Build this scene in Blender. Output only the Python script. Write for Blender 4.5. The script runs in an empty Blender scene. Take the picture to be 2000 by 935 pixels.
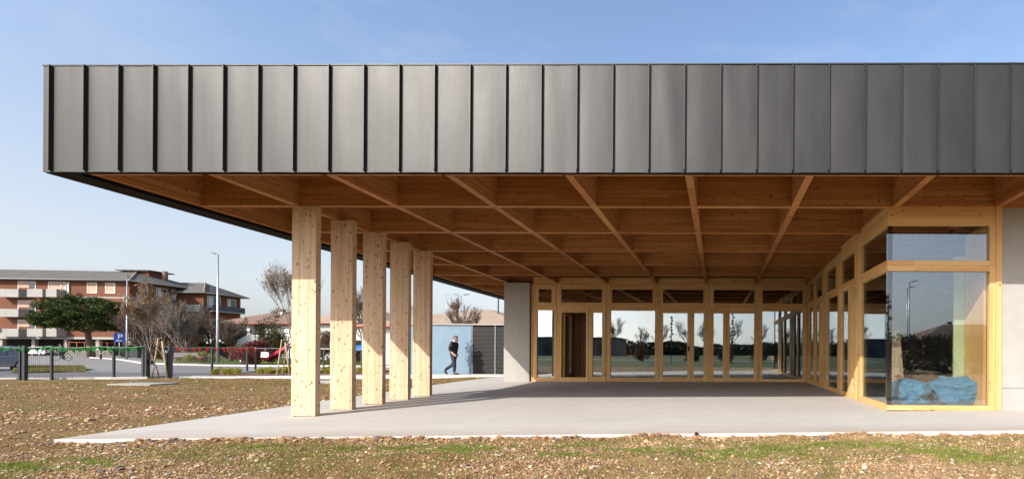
import bpy, math, random
import numpy as np
from mathutils import Vector, Matrix
random.seed(7); np.random.seed(7)
S = bpy.context.scene
COL = S.collection
# ------------------------------------------------------------------ camera, sky, sun, exposure
YAW, ROLL, CAMZ, F, CX, CY = 0.0141, 0.0062, 1.18, 944.0, 1389.67, 686.56
cam = bpy.data.cameras.new('camera'); camo = bpy.data.objects.new('camera', cam); COL.objects.link(camo)
cam.sensor_width = 36.0; cam.lens = F / 2000 * 36
cam.shift_x = (1000 - CX) / 2000; cam.shift_y = (CY - 467.5) / 2000
cam.clip_start = 0.05; cam.clip_end = 4000
camo.matrix_world = Matrix.Translation((0, 0, CAMZ)) @ Matrix.Rotation(YAW, 4, 'Z') @ Matrix.Rotation(math.pi / 2, 4, 'X') @ Matrix.Rotation(ROLL, 4, 'Z')
S.camera = camo
SUN = Vector((-0.93, -1.30, 1.0)).normalized()          # direction towards the sun
EL = math.asin(SUN.z); AZ = math.atan2(SUN.x, SUN.y)      # azimuth measured from +Y towards +X
w = bpy.data.worlds.new('World'); S.world = w; w.use_nodes = True
wn = w.node_tree.nodes; wl = w.node_tree.links
bg = wn['Background']; sky = wn.new('ShaderNodeTexSky'); sky.sky_type = 'NISHITA'; sky.sun_disc = False
sky.sun_elevation = EL; sky.sun_rotation = AZ; sky.air_density = 0.8; sky.dust_density = 1.7; sky.ozone_density = 0.6; sky.altitude = 20
# faint high cirrus over the whole dome
tc = wn.new('ShaderNodeTexCoord'); mp = wn.new('ShaderNodeMapping'); mp.inputs['Scale'].default_value = (1.2, 3.4, 6.0); mp.inputs['Rotation'].default_value = (0.2, 0.5, 0.4)
cn = wn.new('ShaderNodeTexNoise'); cn.inputs['Scale'].default_value = 2.2; cn.inputs['Detail'].default_value = 7; cn.inputs['Roughness'].default_value = 0.62
cr = wn.new('ShaderNodeMapRange'); cr.inputs[1].default_value = 0.5; cr.inputs[2].default_value = 0.85; cr.inputs[4].default_value = 0.30
hs = wn.new('ShaderNodeHueSaturation'); hs.inputs['Saturation'].default_value = 1.0
cm_ = wn.new('ShaderNodeMix'); cm_.data_type = 'RGBA'; cm_.inputs[7].default_value = (2.6, 2.8, 3.1, 1)
wl.new(tc.outputs['Generated'], mp.inputs[0]); wl.new(mp.outputs[0], cn.inputs['Vector']); wl.new(cn.outputs[0], cr.inputs[0]); wl.new(cr.outputs[0], cm_.inputs[0])
wl.new(sky.outputs[0], hs.inputs['Color']); wl.new(hs.outputs[0], cm_.inputs[6]); 
# milky air low over the plain, the same all round
sx = wn.new('ShaderNodeSeparateXYZ'); wl.new(tc.outputs['Generated'], sx.inputs[0])
hz_ = wn.new('ShaderNodeMapRange'); hz_.interpolation_type = 'SMOOTHERSTEP'; hz_.inputs[1].default_value = 0.62; hz_.inputs[2].default_value = -0.05; hz_.inputs[4].default_value = 0.95
wl.new(sx.outputs[2], hz_.inputs[0])
hm = wn.new('ShaderNodeMix'); hm.data_type = 'RGBA'; h2 = wn.new('ShaderNodeHueSaturation'); h2.inputs['Saturation'].default_value = 0.30; h2.inputs['Value'].default_value = 0.60; wl.new(sky.outputs[0], h2.inputs['Color']); wl.new(h2.outputs[0], hm.inputs[7])
wl.new(hz_.outputs[0], hm.inputs[0]); wl.new(cm_.outputs[2], hm.inputs[6]); wl.new(hm.outputs[2], bg.inputs[0])
bg.inputs[1].default_value = 0.15
sl = bpy.data.lights.new('sun', 'SUN'); sl.energy = 3.0; sl.angle = math.radians(0.5); sl.color = (1.0, 0.955, 0.89)
so = bpy.data.objects.new('sun', sl); COL.objects.link(so)
so.rotation_euler = SUN.to_track_quat('Z', 'Y').to_euler(); so.location = (-20, -28, 30)
S.view_settings.view_transform = 'Standard'; S.view_settings.look = 'None'
S.view_settings.exposure = 1.05; S.view_settings.gamma = 1.0
S.render.engine = 'CYCLES'; S.cycles.use_denoising = True
S.cycles.max_bounces = 8; S.cycles.transparent_max_bounces = 16; S.cycles.glossy_bounces = 4
S.cycles.sample_clamp_indirect = 8.0; S.cycles.caustics_reflective = False; S.cycles.caustics_refractive = False

# ------------------------------------------------------------------ survey helpers: a point of the place from its bearing and one known distance
_c, _s, _cr, _sn = math.cos(YAW), math.sin(YAW), math.cos(ROLL), math.sin(ROLL)
def bearing(px, py):
    a0, b0 = px - CX, py - CY
    a = _cr * a0 + _sn * b0; b = -_sn * a0 + _cr * b0
    r, u = a / F, -b / F
    return (_c * r - _s, _s * r + _c, u)
def atY(px, py, Y):
    v = bearing(px, py); k = Y / v[1]; return Vector((v[0] * k, Y, v[2] * k + CAMZ))
def atX(px, py, X):
    v = bearing(px, py); k = X / v[0]; return Vector((X, v[1] * k, v[2] * k + CAMZ))
def fl(x, y):                                             # terrace level: falls towards the outer corner
    yy = min(max(y, 4.0), 17.0) - 8.45
    return 0.0113 * yy + 0.0168 * (min(x, 8) + 7.3) * (1 - yy / 8.55 * 0.73) if yy > 0 else 0.0113 * yy + 0.0168 * (min(x, 8) + 7.3)

# ------------------------------------------------------------------ node helpers
class NT:
    def __init__(s, name):
        s.m = bpy.data.materials.new(name); s.m.use_nodes = True
        s.t = s.m.node_tree; s.b = s.t.nodes['Principled BSDF']; s.o = s.t.nodes['Material Output']
    def n(s, typ, out=0, props=None, **kw):
        nd = s.t.nodes.new('ShaderNode' + typ)
        for k, v in (props or {}).items(): setattr(nd, k, v)
        for k, v in kw.items():
            key = k.replace('__', ' ')
            if key.startswith('i') and key[1:].isdigit(): key = int(key[1:])
            s.set(nd, key, v)
        return nd if out is None else nd.outputs[out]
    def set(s, nd, key, v):
        i = nd.inputs[key]
        if isinstance(v, bpy.types.NodeSocket): s.t.links.new(v, i)
        elif isinstance(v, (tuple, list)) and len(v) == 3 and i.type == 'RGBA': i.default_value = (*v, 1)
        else: i.default_value = v
    def math(s, op, a, b=0.0, c=0.0, clamp=False):
        return s.n('Math', props={'operation': op, 'use_clamp': clamp}, i0=a, i1=b, i2=c)
    def mix(s, f, a, b, mode='MIX'):
        nd = s.t.nodes.new('ShaderNodeMix'); nd.data_type = 'RGBA'; nd.blend_type = mode
        s.set(nd, 0, f); s.set(nd, 6, a); s.set(nd, 7, b); return nd.outputs[2]
    def ramp(s, f, stops):
        nd = s.t.nodes.new('ShaderNodeValToRGB'); e = nd.color_ramp.elements
        while len(e) < len(stops): e.new(0.5)
        for el, (p, c) in zip(e, stops): el.position = p; el.color = (*c, 1) if len(c) == 3 else c
        s.set(nd, 0, f); return nd.outputs[0]
    def smooth(s, v, a, b):
        nd = s.t.nodes.new('ShaderNodeMapRange'); nd.interpolation_type = 'SMOOTHSTEP'
        s.set(nd, 0, v); nd.inputs[1].default_value = a; nd.inputs[2].default_value = b; return nd.outputs[0]
    def noise(s, vec, scale, detail=2.0, rough=0.5, out=0):
        return s.n('TexNoise', out=out, Vector=vec, Scale=scale, Detail=detail, Roughness=rough)
    def mapped(s, vec, scale=(1, 1, 1), loc=(0, 0, 0)):
        return s.n('Mapping', Vector=vec, Scale=scale, Location=loc)
    def bump(s, h, strength, dist=0.01):
        s.set(s.b, 'Normal', s.n('Bump', Height=h, Strength=strength, Distance=dist))
    def obj(s): return s.n('TexCoord', out=3)
    def pos(s): return s.n('NewGeometry', out=0)
    def rnd(s): return s.n('ObjectInfo', out=None).outputs['Random']
    def fin(s, col=None, rough=None, metal=None, spec=None):
        if col is not None: s.set(s.b, 'Base Color', col)
        if rough is not None: s.set(s.b, 'Roughness', rough)
        if metal is not None: s.set(s.b, 'Metallic', metal)
        if spec is not None: s.set(s.b, 'Specular IOR Level', spec)
        return s.m
MAT = {}
def plain(name, col, rough=0.6, metal=0.0, var=0.12, scale=3.0, spec=0.5):
    if name in MAT: return MAT[name]
    t = NT(name); v = t.pos(); k = t.noise(v, scale, 4, 0.6)
    k2 = t.noise(v, scale * 9, 2)
    kk = t.math('ADD', t.math('MULTIPLY', k, 0.7), t.math('MULTIPLY', k2, 0.3))
    f = t.smooth(kk, 0.3, 0.7)
    lo = tuple(max(0, c * (1 - var)) for c in col); hi = tuple(min(1, c * (1 + var)) for c in col)
    MAT[name] = t.fin(t.mix(f, lo, hi), rough, metal, spec); return MAT[name]

def wood(name, axis, base, dark, light, lam=0.04, sat=1.0, knots=1.0, lamaxis=None):
    t = NT(name)
    off = t.n('CombineXYZ', X=t.math('MULTIPLY', t.rnd(), 31.7), Y=t.math('MULTIPLY', t.rnd(), 77.3), Z=t.math('MULTIPLY', t.rnd(), 53.1))
    v = t.n('VectorMath', props={'operation': 'ADD'}, i0=t.obj(), i1=off)
    sep = t.n('SeparateXYZ', out=None, Vector=v)
    ax = 'XYZ'.index(axis); la = 'XYZ'.index(lamaxis or ('Z' if axis in 'XY' else 'X'))
    lamid = t.math('FLOOR', t.math('DIVIDE', sep.outputs[la], lam))
    seg = t.math('FLOOR', t.math('ADD', t.math('MULTIPLY', sep.outputs[ax], 0.55), t.math('MULTIPLY', lamid, 0.37)))
    wv = t.n('TexWhiteNoise', props={'noise_dimensions': '2D'}, Vector=t.n('CombineXYZ', X=lamid, Y=seg))
    sc = [30.0, 30.0, 30.0]; sc[ax] = 1.1
    gr = t.noise(t.mapped(v, tuple(sc)), 1.6, 5, 0.62)
    sc2 = [9.0, 9.0, 9.0]; sc2[ax] = 0.5
    gr2 = t.noise(t.mapped(v, tuple(sc2)), 1.0, 3, 0.5)
    tone = t.math('ADD', t.math('MULTIPLY', wv, 0.38), t.math('ADD', t.math('MULTIPLY', gr, 0.42), t.math('MULTIPLY', gr2, 0.28)))
    col = t.ramp(tone, [(0.28, dark), (0.55, base), (0.82, light)])
    # joints between laminations
    fr = t.math('FRACT', t.math('DIVIDE', sep.outputs[la], lam))
    ln = t.math('LESS_THAN', t.math('MINIMUM', fr, t.math('SUBTRACT', 1.0, fr)), 0.022)
    col = t.mix(t.math('MULTIPLY', ln, 0.28), col, tuple(c * 0.6 for c in dark))
    for (dl, dp, rmin, rmax, th) in ((4.6, 8.5, 0.06, 0.20, 0.30), (7.0, 12.0, 0.06, 0.23, 0.42), (14.0, 24.0, 0.06, 0.24, 0.62)):
        ks = [dp, dp, dp]; ks[ax] = dl
        vo = t.n('TexVoronoi', out=None, Vector=t.mapped(v, tuple(ks)), Scale=1.0, Randomness=1.0)
        on = t.math('GREATER_THAN', t.n('SeparateXYZ', Vector=vo.outputs['Color']), th / knots)
        kn = t.n('MapRange', out=0, props={'interpolation_type': 'SMOOTHSTEP'}, Value=vo.outputs['Distance'], i1=rmax, i2=rmin)
        col = t.mix(t.math('MULTIPLY', t.math('MULTIPLY', kn, on), 0.86), col, (0.13, 0.05, 0.018))
    if sat != 1.0: col = t.n('HueSaturation', Saturation=sat, Color=col)
    t.bump(t.math('ADD', gr, t.math('MULTIPLY', ln, -2.0)), 0.12, 0.004)
    MAT[name] = t.fin(col, 0.62, spec=0.3); return MAT[name]
SPR = ((0.60, 0.43, 0.28), (0.51, 0.335, 0.195), (0.67, 0.51, 0.36))
for a in 'XYZ':
    wood('glulam_' + a, a, *SPR, knots=1.3)
    wood('larch_' + a, a, (0.68, 0.405, 0.165), (0.60, 0.33, 0.12), (0.74, 0.49, 0.235), lam=0.09, knots=0.42)
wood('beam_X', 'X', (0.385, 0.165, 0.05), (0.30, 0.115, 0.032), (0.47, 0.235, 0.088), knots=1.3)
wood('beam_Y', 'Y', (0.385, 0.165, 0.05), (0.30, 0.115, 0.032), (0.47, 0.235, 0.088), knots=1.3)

def metal_sheet():
    t = NT('dark_zinc'); v = t.pos(); r = t.rnd()
    k = t.noise(t.mapped(v, (1, 1, 0.35)), 2.2, 5, 0.6); fine = t.noise(v, 60, 3, 0.6)
    sep = t.n('SeparateXYZ', out=None, Vector=v)
    run = t.noise(t.mapped(v, (14, 14, 0.5)), 1.0, 4, 0.6)
    f = t.math('ADD', t.math('MULTIPLY', k, 0.55), t.math('ADD', t.math('MULTIPLY', fine, 0.15), t.math('MULTIPLY', run, 0.3)))
    f = t.math('ADD', f, t.math('MULTIPLY', t.math('SUBTRACT', r, 0.5), 0.16))
    col = t.ramp(f, [(0.25, (0.036, 0.035, 0.034)), (0.75, (0.060, 0.058, 0.056))])
    rg = t.n('MapRange', out=0, Value=t.math('ADD', k, t.math('MULTIPLY', fine, 0.4)), i1=0.3, i2=1.1, i3=0.44, i4=0.58)
    t.bump(t.math('ADD', t.math('MULTIPLY', k, 1.0), t.math('MULTIPLY', fine, 0.02)), 0.25, 0.02)
    MAT['zinc'] = t.fin(col, rg, 0.55)
metal_sheet()

def concrete(name, lo, hi, rough=0.8, joints=None, scale=1.0):
    t = NT(name); v = t.pos()
    big = t.noise(v, 0.55 * scale, 5, 0.6); mid = t.noise(v, 4 * scale, 5, 0.65); fine = t.noise(v, 55, 3, 0.6)
    st = t.noise(t.mapped(v, (0.5, 3.5, 1)), 1.2, 4, 0.6)
    f = t.math('ADD', t.math('ADD', t.math('MULTIPLY', big, 0.35), t.math('MULTIPLY', mid, 0.3)), t.math('ADD', t.math('MULTIPLY', fine, 0.15), t.math('MULTIPLY', st, 0.2)))
    col = t.ramp(f, [(0.32, lo), (0.68, hi)])
    vo = t.n('TexVoronoi', out=0, Vector=v, Scale=38.0)
    pit = t.math('MULTIPLY', t.math('LESS_THAN', vo, 0.085), 0.4)
    col = t.mix(pit, col, tuple(c * 0.55 for c in lo))
    if joints:
        sp = t.n('SeparateXYZ', out=None, Vector=v)
        for axi, step, wd in joints:
            fr = t.math('FRACT', t.math('DIVIDE', t.math('ADD', sp.outputs[axi], 50.0), step))
            col = t.mix(t.math('MULTIPLY', t.math('LESS_THAN', fr, wd / step), 0.35), col, tuple(c * 0.5 for c in lo))
    t.bump(t.math('ADD', fine, mid), 0.15, 0.006)
    MAT[name] = t.fin(col, rough, spec=0.35)
concrete('terrace_concrete', (0.405, 0.38, 0.345), (0.535, 0.508, 0.468), 0.72)
def dusty(m):
    t = NT.__new__(NT); t.m = m; t.t = m.node_tree; t.b = t.t.nodes['Principled BSDF']; t.o = t.t.nodes['Material Output']
    old = t.b.inputs['Base Color'].links[0].from_socket; v = t.pos()
    a = t.noise(t.mapped(v, (0.35, 1.1, 1)), 0.8, 6, 0.68); b = t.noise(t.mapped(v, (0.9, 6.0, 1), (4, 2, 0)), 1.6, 5, 0.7)
    col = t.mix(t.math('MULTIPLY', t.smooth(a, 0.52, 0.72), 0.30), old, (0.36, 0.325, 0.285))
    col = t.mix(t.math('MULTIPLY', t.smooth(b, 0.60, 0.74), 0.22), col, (0.34, 0.28, 0.21))
    sp = t.n('SeparateXYZ', out=None, Vector=v); e = t.n('MapRange', out=0, Value=t.math('ADD', sp.outputs[1], t.math('MULTIPLY', a, -1.4)), i1=6.35, i2=5.75)
    col = t.mix(t.math('MULTIPLY', e, 0.45), col, (0.33, 0.235, 0.15))
    sc = t.n('TexVoronoi', out=0, Vector=v, Scale=2.3); spk = t.math('LESS_THAN', sc, 0.03)
    col = t.mix(t.math('MULTIPLY', spk, 0.5), col, (0.20, 0.15, 0.10))
    t.set(t.b, 'Base Color', col)
dusty(MAT['terrace_concrete'])
concrete('wall_concrete', (0.31, 0.295, 0.27), (0.44, 0.42, 0.385), 0.85)
concrete('pale_concrete', (0.50, 0.47, 0.42), (0.62, 0.59, 0.54), 0.85)
concrete('balcony_concrete', (0.26, 0.25, 0.225), (0.38, 0.365, 0.335), 0.9)

def glass(name, tint, refl):
    t = NT(name); t.t.nodes.remove(t.b)
    fc = t.n('LayerWeight', out=1, Blend=0.5); fr = t.math('ADD', 0.04, t.math('MULTIPLY', 0.96, t.math('POWER', fc, 5.0)))
    wob = t.noise(t.mapped(t.pos(), (1, 1, 1)), 0.9, 1, 0.4)
    bp = t.n('Bump', Height=wob, Strength=0.05, Distance=0.02)
    f = t.math('ADD', t.math('MULTIPLY', fr, 1 - refl), refl)
    tr = t.n('BsdfTransparent', Color=tint); gl = t.n('BsdfGlossy', Color=(0.88, 0.94, 1.0), Roughness=0.0, Normal=bp)
    sh = t.n('MixShader', i0=f, i1=tr, i2=gl)
    t.t.links.new(sh, t.o.inputs[0]); MAT[name] = t.m
glass('window_glass', (0.84, 0.89, 0.88), 0.24)
glass('corner_glass', (0.97, 0.985, 0.975), 0.13)
glass('dark_glass', (0.25, 0.28, 0.30), 0.10)

# ------------------------------------------------------------------ mesh helpers
class MB:
    def __init__(s): s.v = []; s.f = []; s.m = []; s.sm = []
    def add(s, vs, fs, mi=0, smooth=False):
        o = len(s.v); s.v.extend(tuple(p) for p in vs)
        for f in fs: s.f.append(tuple(i + o for i in f)); s.m.append(mi); s.sm.append(smooth)
        return s
    def hexa(s, p, mi=0):   # p: 4 bottom points ccw, 4 top points
        return s.add(p, [(3, 2, 1, 0), (4, 5, 6, 7), (0, 1, 5, 4), (1, 2, 6, 5), (2, 3, 7, 6), (3, 0, 4, 7)], mi)
    def box(s, x0, x1, y0, y1, z0, z1, mi=0):
        return s.hexa([(x0, y0, z0), (x1, y0, z0), (x1, y1, z0), (x0, y1, z0), (x0, y0, z1), (x1, y0, z1), (x1, y1, z1), (x0, y1, z1)], mi)
    def quad(s, a, b, c, d, mi=0): return s.add([a, b, c, d], [(0, 1, 2, 3)], mi)
    def prism(s, pts, z0, z1, mi=0):
        n = len(pts)
        return s.add([(x, y, z0) for x, y in pts] + [(x, y, z1) for x, y in pts], [tuple(range(n))[::-1], tuple(range(n, 2 * n))] + [(i, (i + 1) % n, n + (i + 1) % n, n + i) for i in range(n)], mi)
    def tube(s, pts, rs, n=6, mi=0, smooth=True, cap=True):
        pts = [Vector(p) for p in pts]
        if not isinstance(rs, (list, tuple)): rs = [rs] * len(pts)
        rings = []
        for i, p in enumerate(pts):
            d = (pts[min(i + 1, len(pts) - 1)] - pts[max(i - 1, 0)]).normalized()
            a = d.cross(Vector((0, 0, 1)) if abs(d.z) < 0.95 else Vector((1, 0, 0))).normalized(); b = d.cross(a)
            rings.append([p + (a * math.cos(2 * math.pi * k / n) + b * math.sin(2 * math.pi * k / n)) * rs[i] for k in range(n)])
        vs = [q for r in rings for q in r]; fs = []
        for i in range(len(pts) - 1):
            for k in range(n): fs.append((i * n + k, i * n + (k + 1) % n, (i + 1) * n + (k + 1) % n, (i + 1) * n + k))
        if cap: fs += [tuple(range(n))[::-1], tuple(range((len(pts) - 1) * n, len(pts) * n))]
        return s.add(vs, fs, mi, smooth)
    def sphere(s, c, r, nu=10, nv=7, mi=0, fn=None):
        vs = []; fs = []
        for j in range(nv + 1):
            th = math.pi * j / nv
            for i in range(nu):
                ph = 2 * math.pi * i / nu
                d = Vector((math.sin(th) * math.cos(ph), math.sin(th) * math.sin(ph), math.cos(th)))
                k = fn(d) if fn else 1.0
                vs.append((c[0] + d.x * r[0] * k, c[1] + d.y * r[1] * k, c[2] + d.z * r[2] * k))
        for j in range(nv):
            for i in range(nu): fs.append((j * nu + i, (j + 1) * nu + i, (j + 1) * nu + (i + 1) % nu, j * nu + (i + 1) % nu))
        return s.add(vs, fs, mi, True)
    def mesh(s, name, mats):
        me = bpy.data.meshes.new(name); me.from_pydata(s.v, [], s.f)
        for m in (mats if isinstance(mats, (list, tuple)) else [mats]): me.materials.append(MAT[m] if isinstance(m, str) else m)
        me.polygons.foreach_set('material_index', s.m); me.polygons.foreach_set('use_smooth', s.sm); me.update()
        return me
    def build(s, name, mats, parent=None, loc=(0, 0, 0), bevel=0):
        o = link(name, s.mesh(name, mats), parent, loc)
        if bevel:
            b = o.modifiers.new('bevel', 'BEVEL'); b.width = bevel; b.segments = 2; b.limit_method = 'ANGLE'
        return o
def link(name, data, parent=None, loc=(0, 0, 0), rz=0.0):
    o = bpy.data.objects.new(name, data); COL.objects.link(o); o.parent = parent; o.location = loc
    if rz: o.rotation_euler = (0, 0, rz)
    return o
def tag(o, label=None, cat=None, group=None, kind=None):
    if label: o['label'] = label
    if cat: o['category'] = cat
    if group: o['group'] = group
    if kind: o['kind'] = kind
    return o
def thing(name, label, cat, loc=(0, 0, 0), rz=0.0, group=None):
    return tag(link(name, None, None, loc, rz), label, cat, group)
def copy_tree(o, parent=None):
    c = o.copy(); COL.objects.link(c); c.parent = parent
    for ch in list(o.children): copy_tree(ch, c)
    return c
# ================================================================== THE PAVILION
RS = 0.0162                                             # fall of the roof towards the back
Y1, PB, X0, YF, XL = 8.447, 1.748, -0.4414, 6.748, -9.633
ZB = lambda y: 3.70 - RS * (y - Y1)                     # underside of the beams
FB, FT = 3.678, 5.19                                    # fascia bottom and top at the front
YE, XE = 25.9, 14.4                                     # far ends of the roof
BASE = Vector((-2.0, 12.0, 0.0)); NB = -BASE
pav = thing('pavilion', 'flat-roofed timber pavilion with dark grey metal fascia, coffered canopy and glazed walls', 'building', BASE)
deck = MB()
zt = lambda y: FT - 0.05 - RS * (y - YF)
deck.hexa([(XL + .06, YF + .05, ZB(YF) + .62), (XE, YF + .05, ZB(YF) + .62), (XE, YE, ZB(YE) + .62), (XL + .06, YE, ZB(YE) + .62),
           (XL + .06, YF + .05, zt(YF)), (XE, YF + .05, zt(YF)), (XE, YE, zt(YE)), (XL + .06, YE, zt(YE))])
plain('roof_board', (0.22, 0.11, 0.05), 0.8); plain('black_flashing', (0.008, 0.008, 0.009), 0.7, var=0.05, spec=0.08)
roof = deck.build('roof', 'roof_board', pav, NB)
# black eave underside along the left and the drip edge along the front
s = MB()
zs = lambda y: FB - 0.006 - RS * (y - YF)
s.hexa([(XL + .004, YF + .03, zs(YF)), (-9.243, YF + .03, zs(YF)), (-9.243, YE, zs(YE)), (XL + .004, YE, zs(YE)),
        (XL + .004, YF + .03, zs(YF) + .6), (-9.243, YF + .03, zs(YF) + .6), (-9.243, YE, zs(YE) + .6), (XL + .004, YE, zs(YE) + .6)])
s.build('eave_soffit', 'black_flashing', roof)
MB().box(-9.243, XE, YF + .014, YF + .05, FB - .014, FB + .3).build('drip_edge', 'black_flashing', roof)
MB().box(XL - .002, XE, YF - .012, YF + .2, FT - .008, FT + .008).build('coping', 'zinc', roof)
# fascia panels: thin trays that bulge a little, no two quite alike
SP = 0.5009; S0 = -9.507; PH = FT - FB - .016
def panel_mesh(width, seed, amp):
    r = random.Random(seed); nx, nz = 10, 14; m = MB(); a1, a2, a3 = r.uniform(.5, 1), r.uniform(-.5, .5), r.uniform(-.35, .35)
    px_, pz_ = r.uniform(.35, .65), r.uniform(.3, .7); kink = r.uniform(0, 1) ** 2
    vs = []
    for j in range(nz + 1):
        for i in range(nx + 1):
            u, v = i / nx, j / nz
            e = math.sin(math.pi * u) ** 0.8
            b = e * (a1 * (0.55 + 0.45 * math.sin(math.pi * (v * .8 + .1))) + a2 * math.sin(2 * math.pi * (v - pz_)) * .5 + a3 * math.sin(math.pi * 2 * (u - px_ + .3 * v)))
            b += kink * e * max(0, v - .82) * -3.5 * math.sin(math.pi * u)
            vs.append((u * width, -amp * b, v * PH))
    n = nx + 1
    m.add(vs, [(j * n + i, j * n + i + 1, (j + 1) * n + i + 1, (j + 1) * n + i) for j in range(nz) for i in range(nx)], 0, True)
    m.box(0, width, .0005, .012, -.002, PH)
    return m.mesh('fascia_panel', 'zinc')
pms = [panel_mesh(SP - .006, k, 0.0085 + .0012 * (k % 4)) for k in range(12)]
sm = MB(); d = .041
sm.hexa([(-.007, -.002, .0), (.007, -.002, 0), (.007, 0, 0), (-.007, 0, 0), (-.007, -d, .03), (.007, -d, .03), (.007, 0, .03), (-.007, 0, .03)])
sm.hexa([(-.007, -d, .03), (.007, -d, .03), (.007, 0, .03), (-.007, 0, .03), (-.007, -d, PH + .012), (.007, -d, PH + .012), (.007, 0, PH + .012), (-.007, 0, PH + .012)])
seam = sm.mesh('standing_seam', 'zinc')
rr = random.Random(3)
nfront = int((XE - S0) / SP)
first = panel_mesh(S0 - XL - .006, 99, 0.002)
link('fascia_panel', first, roof, (XL, YF, FB))
for i in range(nfront):
    link('fascia_panel', pms[rr.randrange(12)], roof, (S0 + i * SP + .003, YF, FB))
    link('standing_seam', seam, roof, (S0 + i * SP, YF, FB))
for i in range(int((YE - YF) / SP)):                     # left flank, turned to face left
    y = YF + .13 + i * SP
    link('fascia_panel', pms[rr.randrange(12)], roof, (XL, y + SP - .003, FB + .006 - RS * (y - YF)), -math.pi / 2)
    link('standing_seam', seam, roof, (XL, y, FB - RS * (y - YF)), -math.pi / 2)
# glulam grid: main beams front to back, cross beams butted between them
BW = .058; BH = .60
mb = MB(); y0, y1 = YF + .18, YE - .05
mb.hexa([(-BW, y0, ZB(y0)), (BW, y0, ZB(y0)), (BW, y1, ZB(y1)), (-BW, y1, ZB(y1)), (-BW, y0, ZB(y0) + BH), (BW, y0, ZB(y0) + BH), (BW, y1, ZB(y1) + BH), (-BW, y1, ZB(y1) + BH)])
mbm = mb.mesh('main_beam', 'beam_Y')
KS = range(-5, 9)
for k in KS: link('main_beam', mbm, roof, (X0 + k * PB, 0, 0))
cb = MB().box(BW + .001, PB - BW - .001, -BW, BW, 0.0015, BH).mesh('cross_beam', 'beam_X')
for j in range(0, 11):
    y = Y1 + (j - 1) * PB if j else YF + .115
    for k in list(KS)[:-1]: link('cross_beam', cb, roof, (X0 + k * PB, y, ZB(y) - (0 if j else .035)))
# five blade columns
cms = []
for k in range(5):
    y = Y1 - .05 + k * PB / 2; xl = -7.511 - .019 * k; z0 = fl(xl, y) - .0
    cm = MB().box(-.215, .215, 0, .108, 0.012, ZB(y + .05) - z0 - (.002 if k % 2 == 0 else .002))
    c = cm.build('column', 'glulam_Z', pav, Vector((xl + .215, y, z0)) + NB, bevel=.003)
    MB().box(-.19, .19, .02, .09, -.02, .013).build('steel_base', 'black_flashing', c)
    if k % 2:                                           # between two rows: a trimmer picks it up
        pass

# ---- walls of the pavilion
WY = 17.0
zr = lambda py, Y=WY - .05, px=1300: atY(px, py, Y).z
LEVH = zr(555.5)
pier = MB().hexa([(-7.52, WY - .16, fl(-7.5, 17) - .05), (-6.62, WY - .16, fl(-6.6, 17) - .05), (-6.62, WY + .2, 0), (-7.52, WY + .2, 0),
                  (-7.52, WY - .16, ZB(17.1) - .003), (-6.62, WY - .16, ZB(17.1) - .003), (-6.62, WY + .2, ZB(17.2) - .003), (-7.52, WY + .2, ZB(17.2) - .003)])
pier.build('concrete_pier', 'wall_concrete', pav, NB)
MB().box(-7.52, -7.22, WY + .2, YE - .61, -.1, ZB(YE)).build('side_wall', 'wall_concrete', pav, NB)
MB().box(-7.22, 14, YE - .6, YE - .3, -.1, ZB(YE) + .6).build('back_wall', 'wall_concrete', pav, NB)
MB().box(13.7, 14, 8.73, YE - .6, -.1, ZB(YE) + .6).build('end_wall', 'wall_concrete', pav, NB)
plain('dark_timber', (0.30, 0.115, 0.05), 0.6)
pw = MB()
for i in range(14): pw.box(-6.4 + i * .26, -6.4 + i * .26 + .235, 18.6 + .02 * (i % 2), 18.7, .1, 3.4)
# the timber screen seen through the open leaf, board by board
scr = MB().box(-6.45, -2.7, 18.69, 18.75, .1, 3.4).build('inner_screen', 'dark_timber', pav, NB)
for i in range(14): MB().box(0, .235, 0, .07, 0, 3.28).build('board', 'dark_timber', scr, (-6.4 + i * .265, 18.6 + .02 * (i % 2), .11))

def frame_mesh(P, u0, u1, z0, z1, gu0, gu1, gz0, gz1, dep=.075, open0=False):
    """P(u, out, z); u0<u1; z's may be pairs (at u0, at u1)"""
    pr = lambda z: z if isinstance(z, tuple) else (z, z)
    z0, z1, gz0, gz1 = map(pr, (z0, z1, gz0, gz1))
    L = lambda zz, u: zz[0] + (zz[1] - zz[0]) * (u - u0) / (u1 - u0)
    m = MB()
    def mem(a, b, za, zb, mi, o=dep, i=0):
        m.hexa([P(a, o, L(za, a)), P(b, o, L(za, b)), P(b, i, L(za, b)), P(a, i, L(za, a)), P(a, o, L(zb, a)), P(b, o, L(zb, b)), P(b, i, L(zb, b)), P(a, i, L(zb, a))], mi)
    if not open0: mem(u0, gu0, z0, z1, 0)
    mem(gu1, u1, z0, z1, 0)
    a = u0 if open0 else gu0
    mem(a, gu1, z0, gz0, 1, dep - .002); mem(a, gu1, gz1, z1, 1, dep - .002)
    pane = MB(); e = .012; q = .035
    A, B = (a if open0 else gu0 - e), gu1 + e
    ex = lambda zz, d: (zz[0] + d, zz[1] + d)
    g0, g1 = ex(gz0, -e), ex(gz1, e)
    pane.hexa([P(A, q, L(g0, A)), P(B, q, L(g0, B)), P(B, q - .024, L(g0, B)), P(A, q - .024, L(g0, A)), P(A, q, L(g1, A)), P(B, q, L(g1, B)), P(B, q - .024, L(g1, B)), P(A, q - .024, L(g1, A))])
    return m, pane
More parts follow.
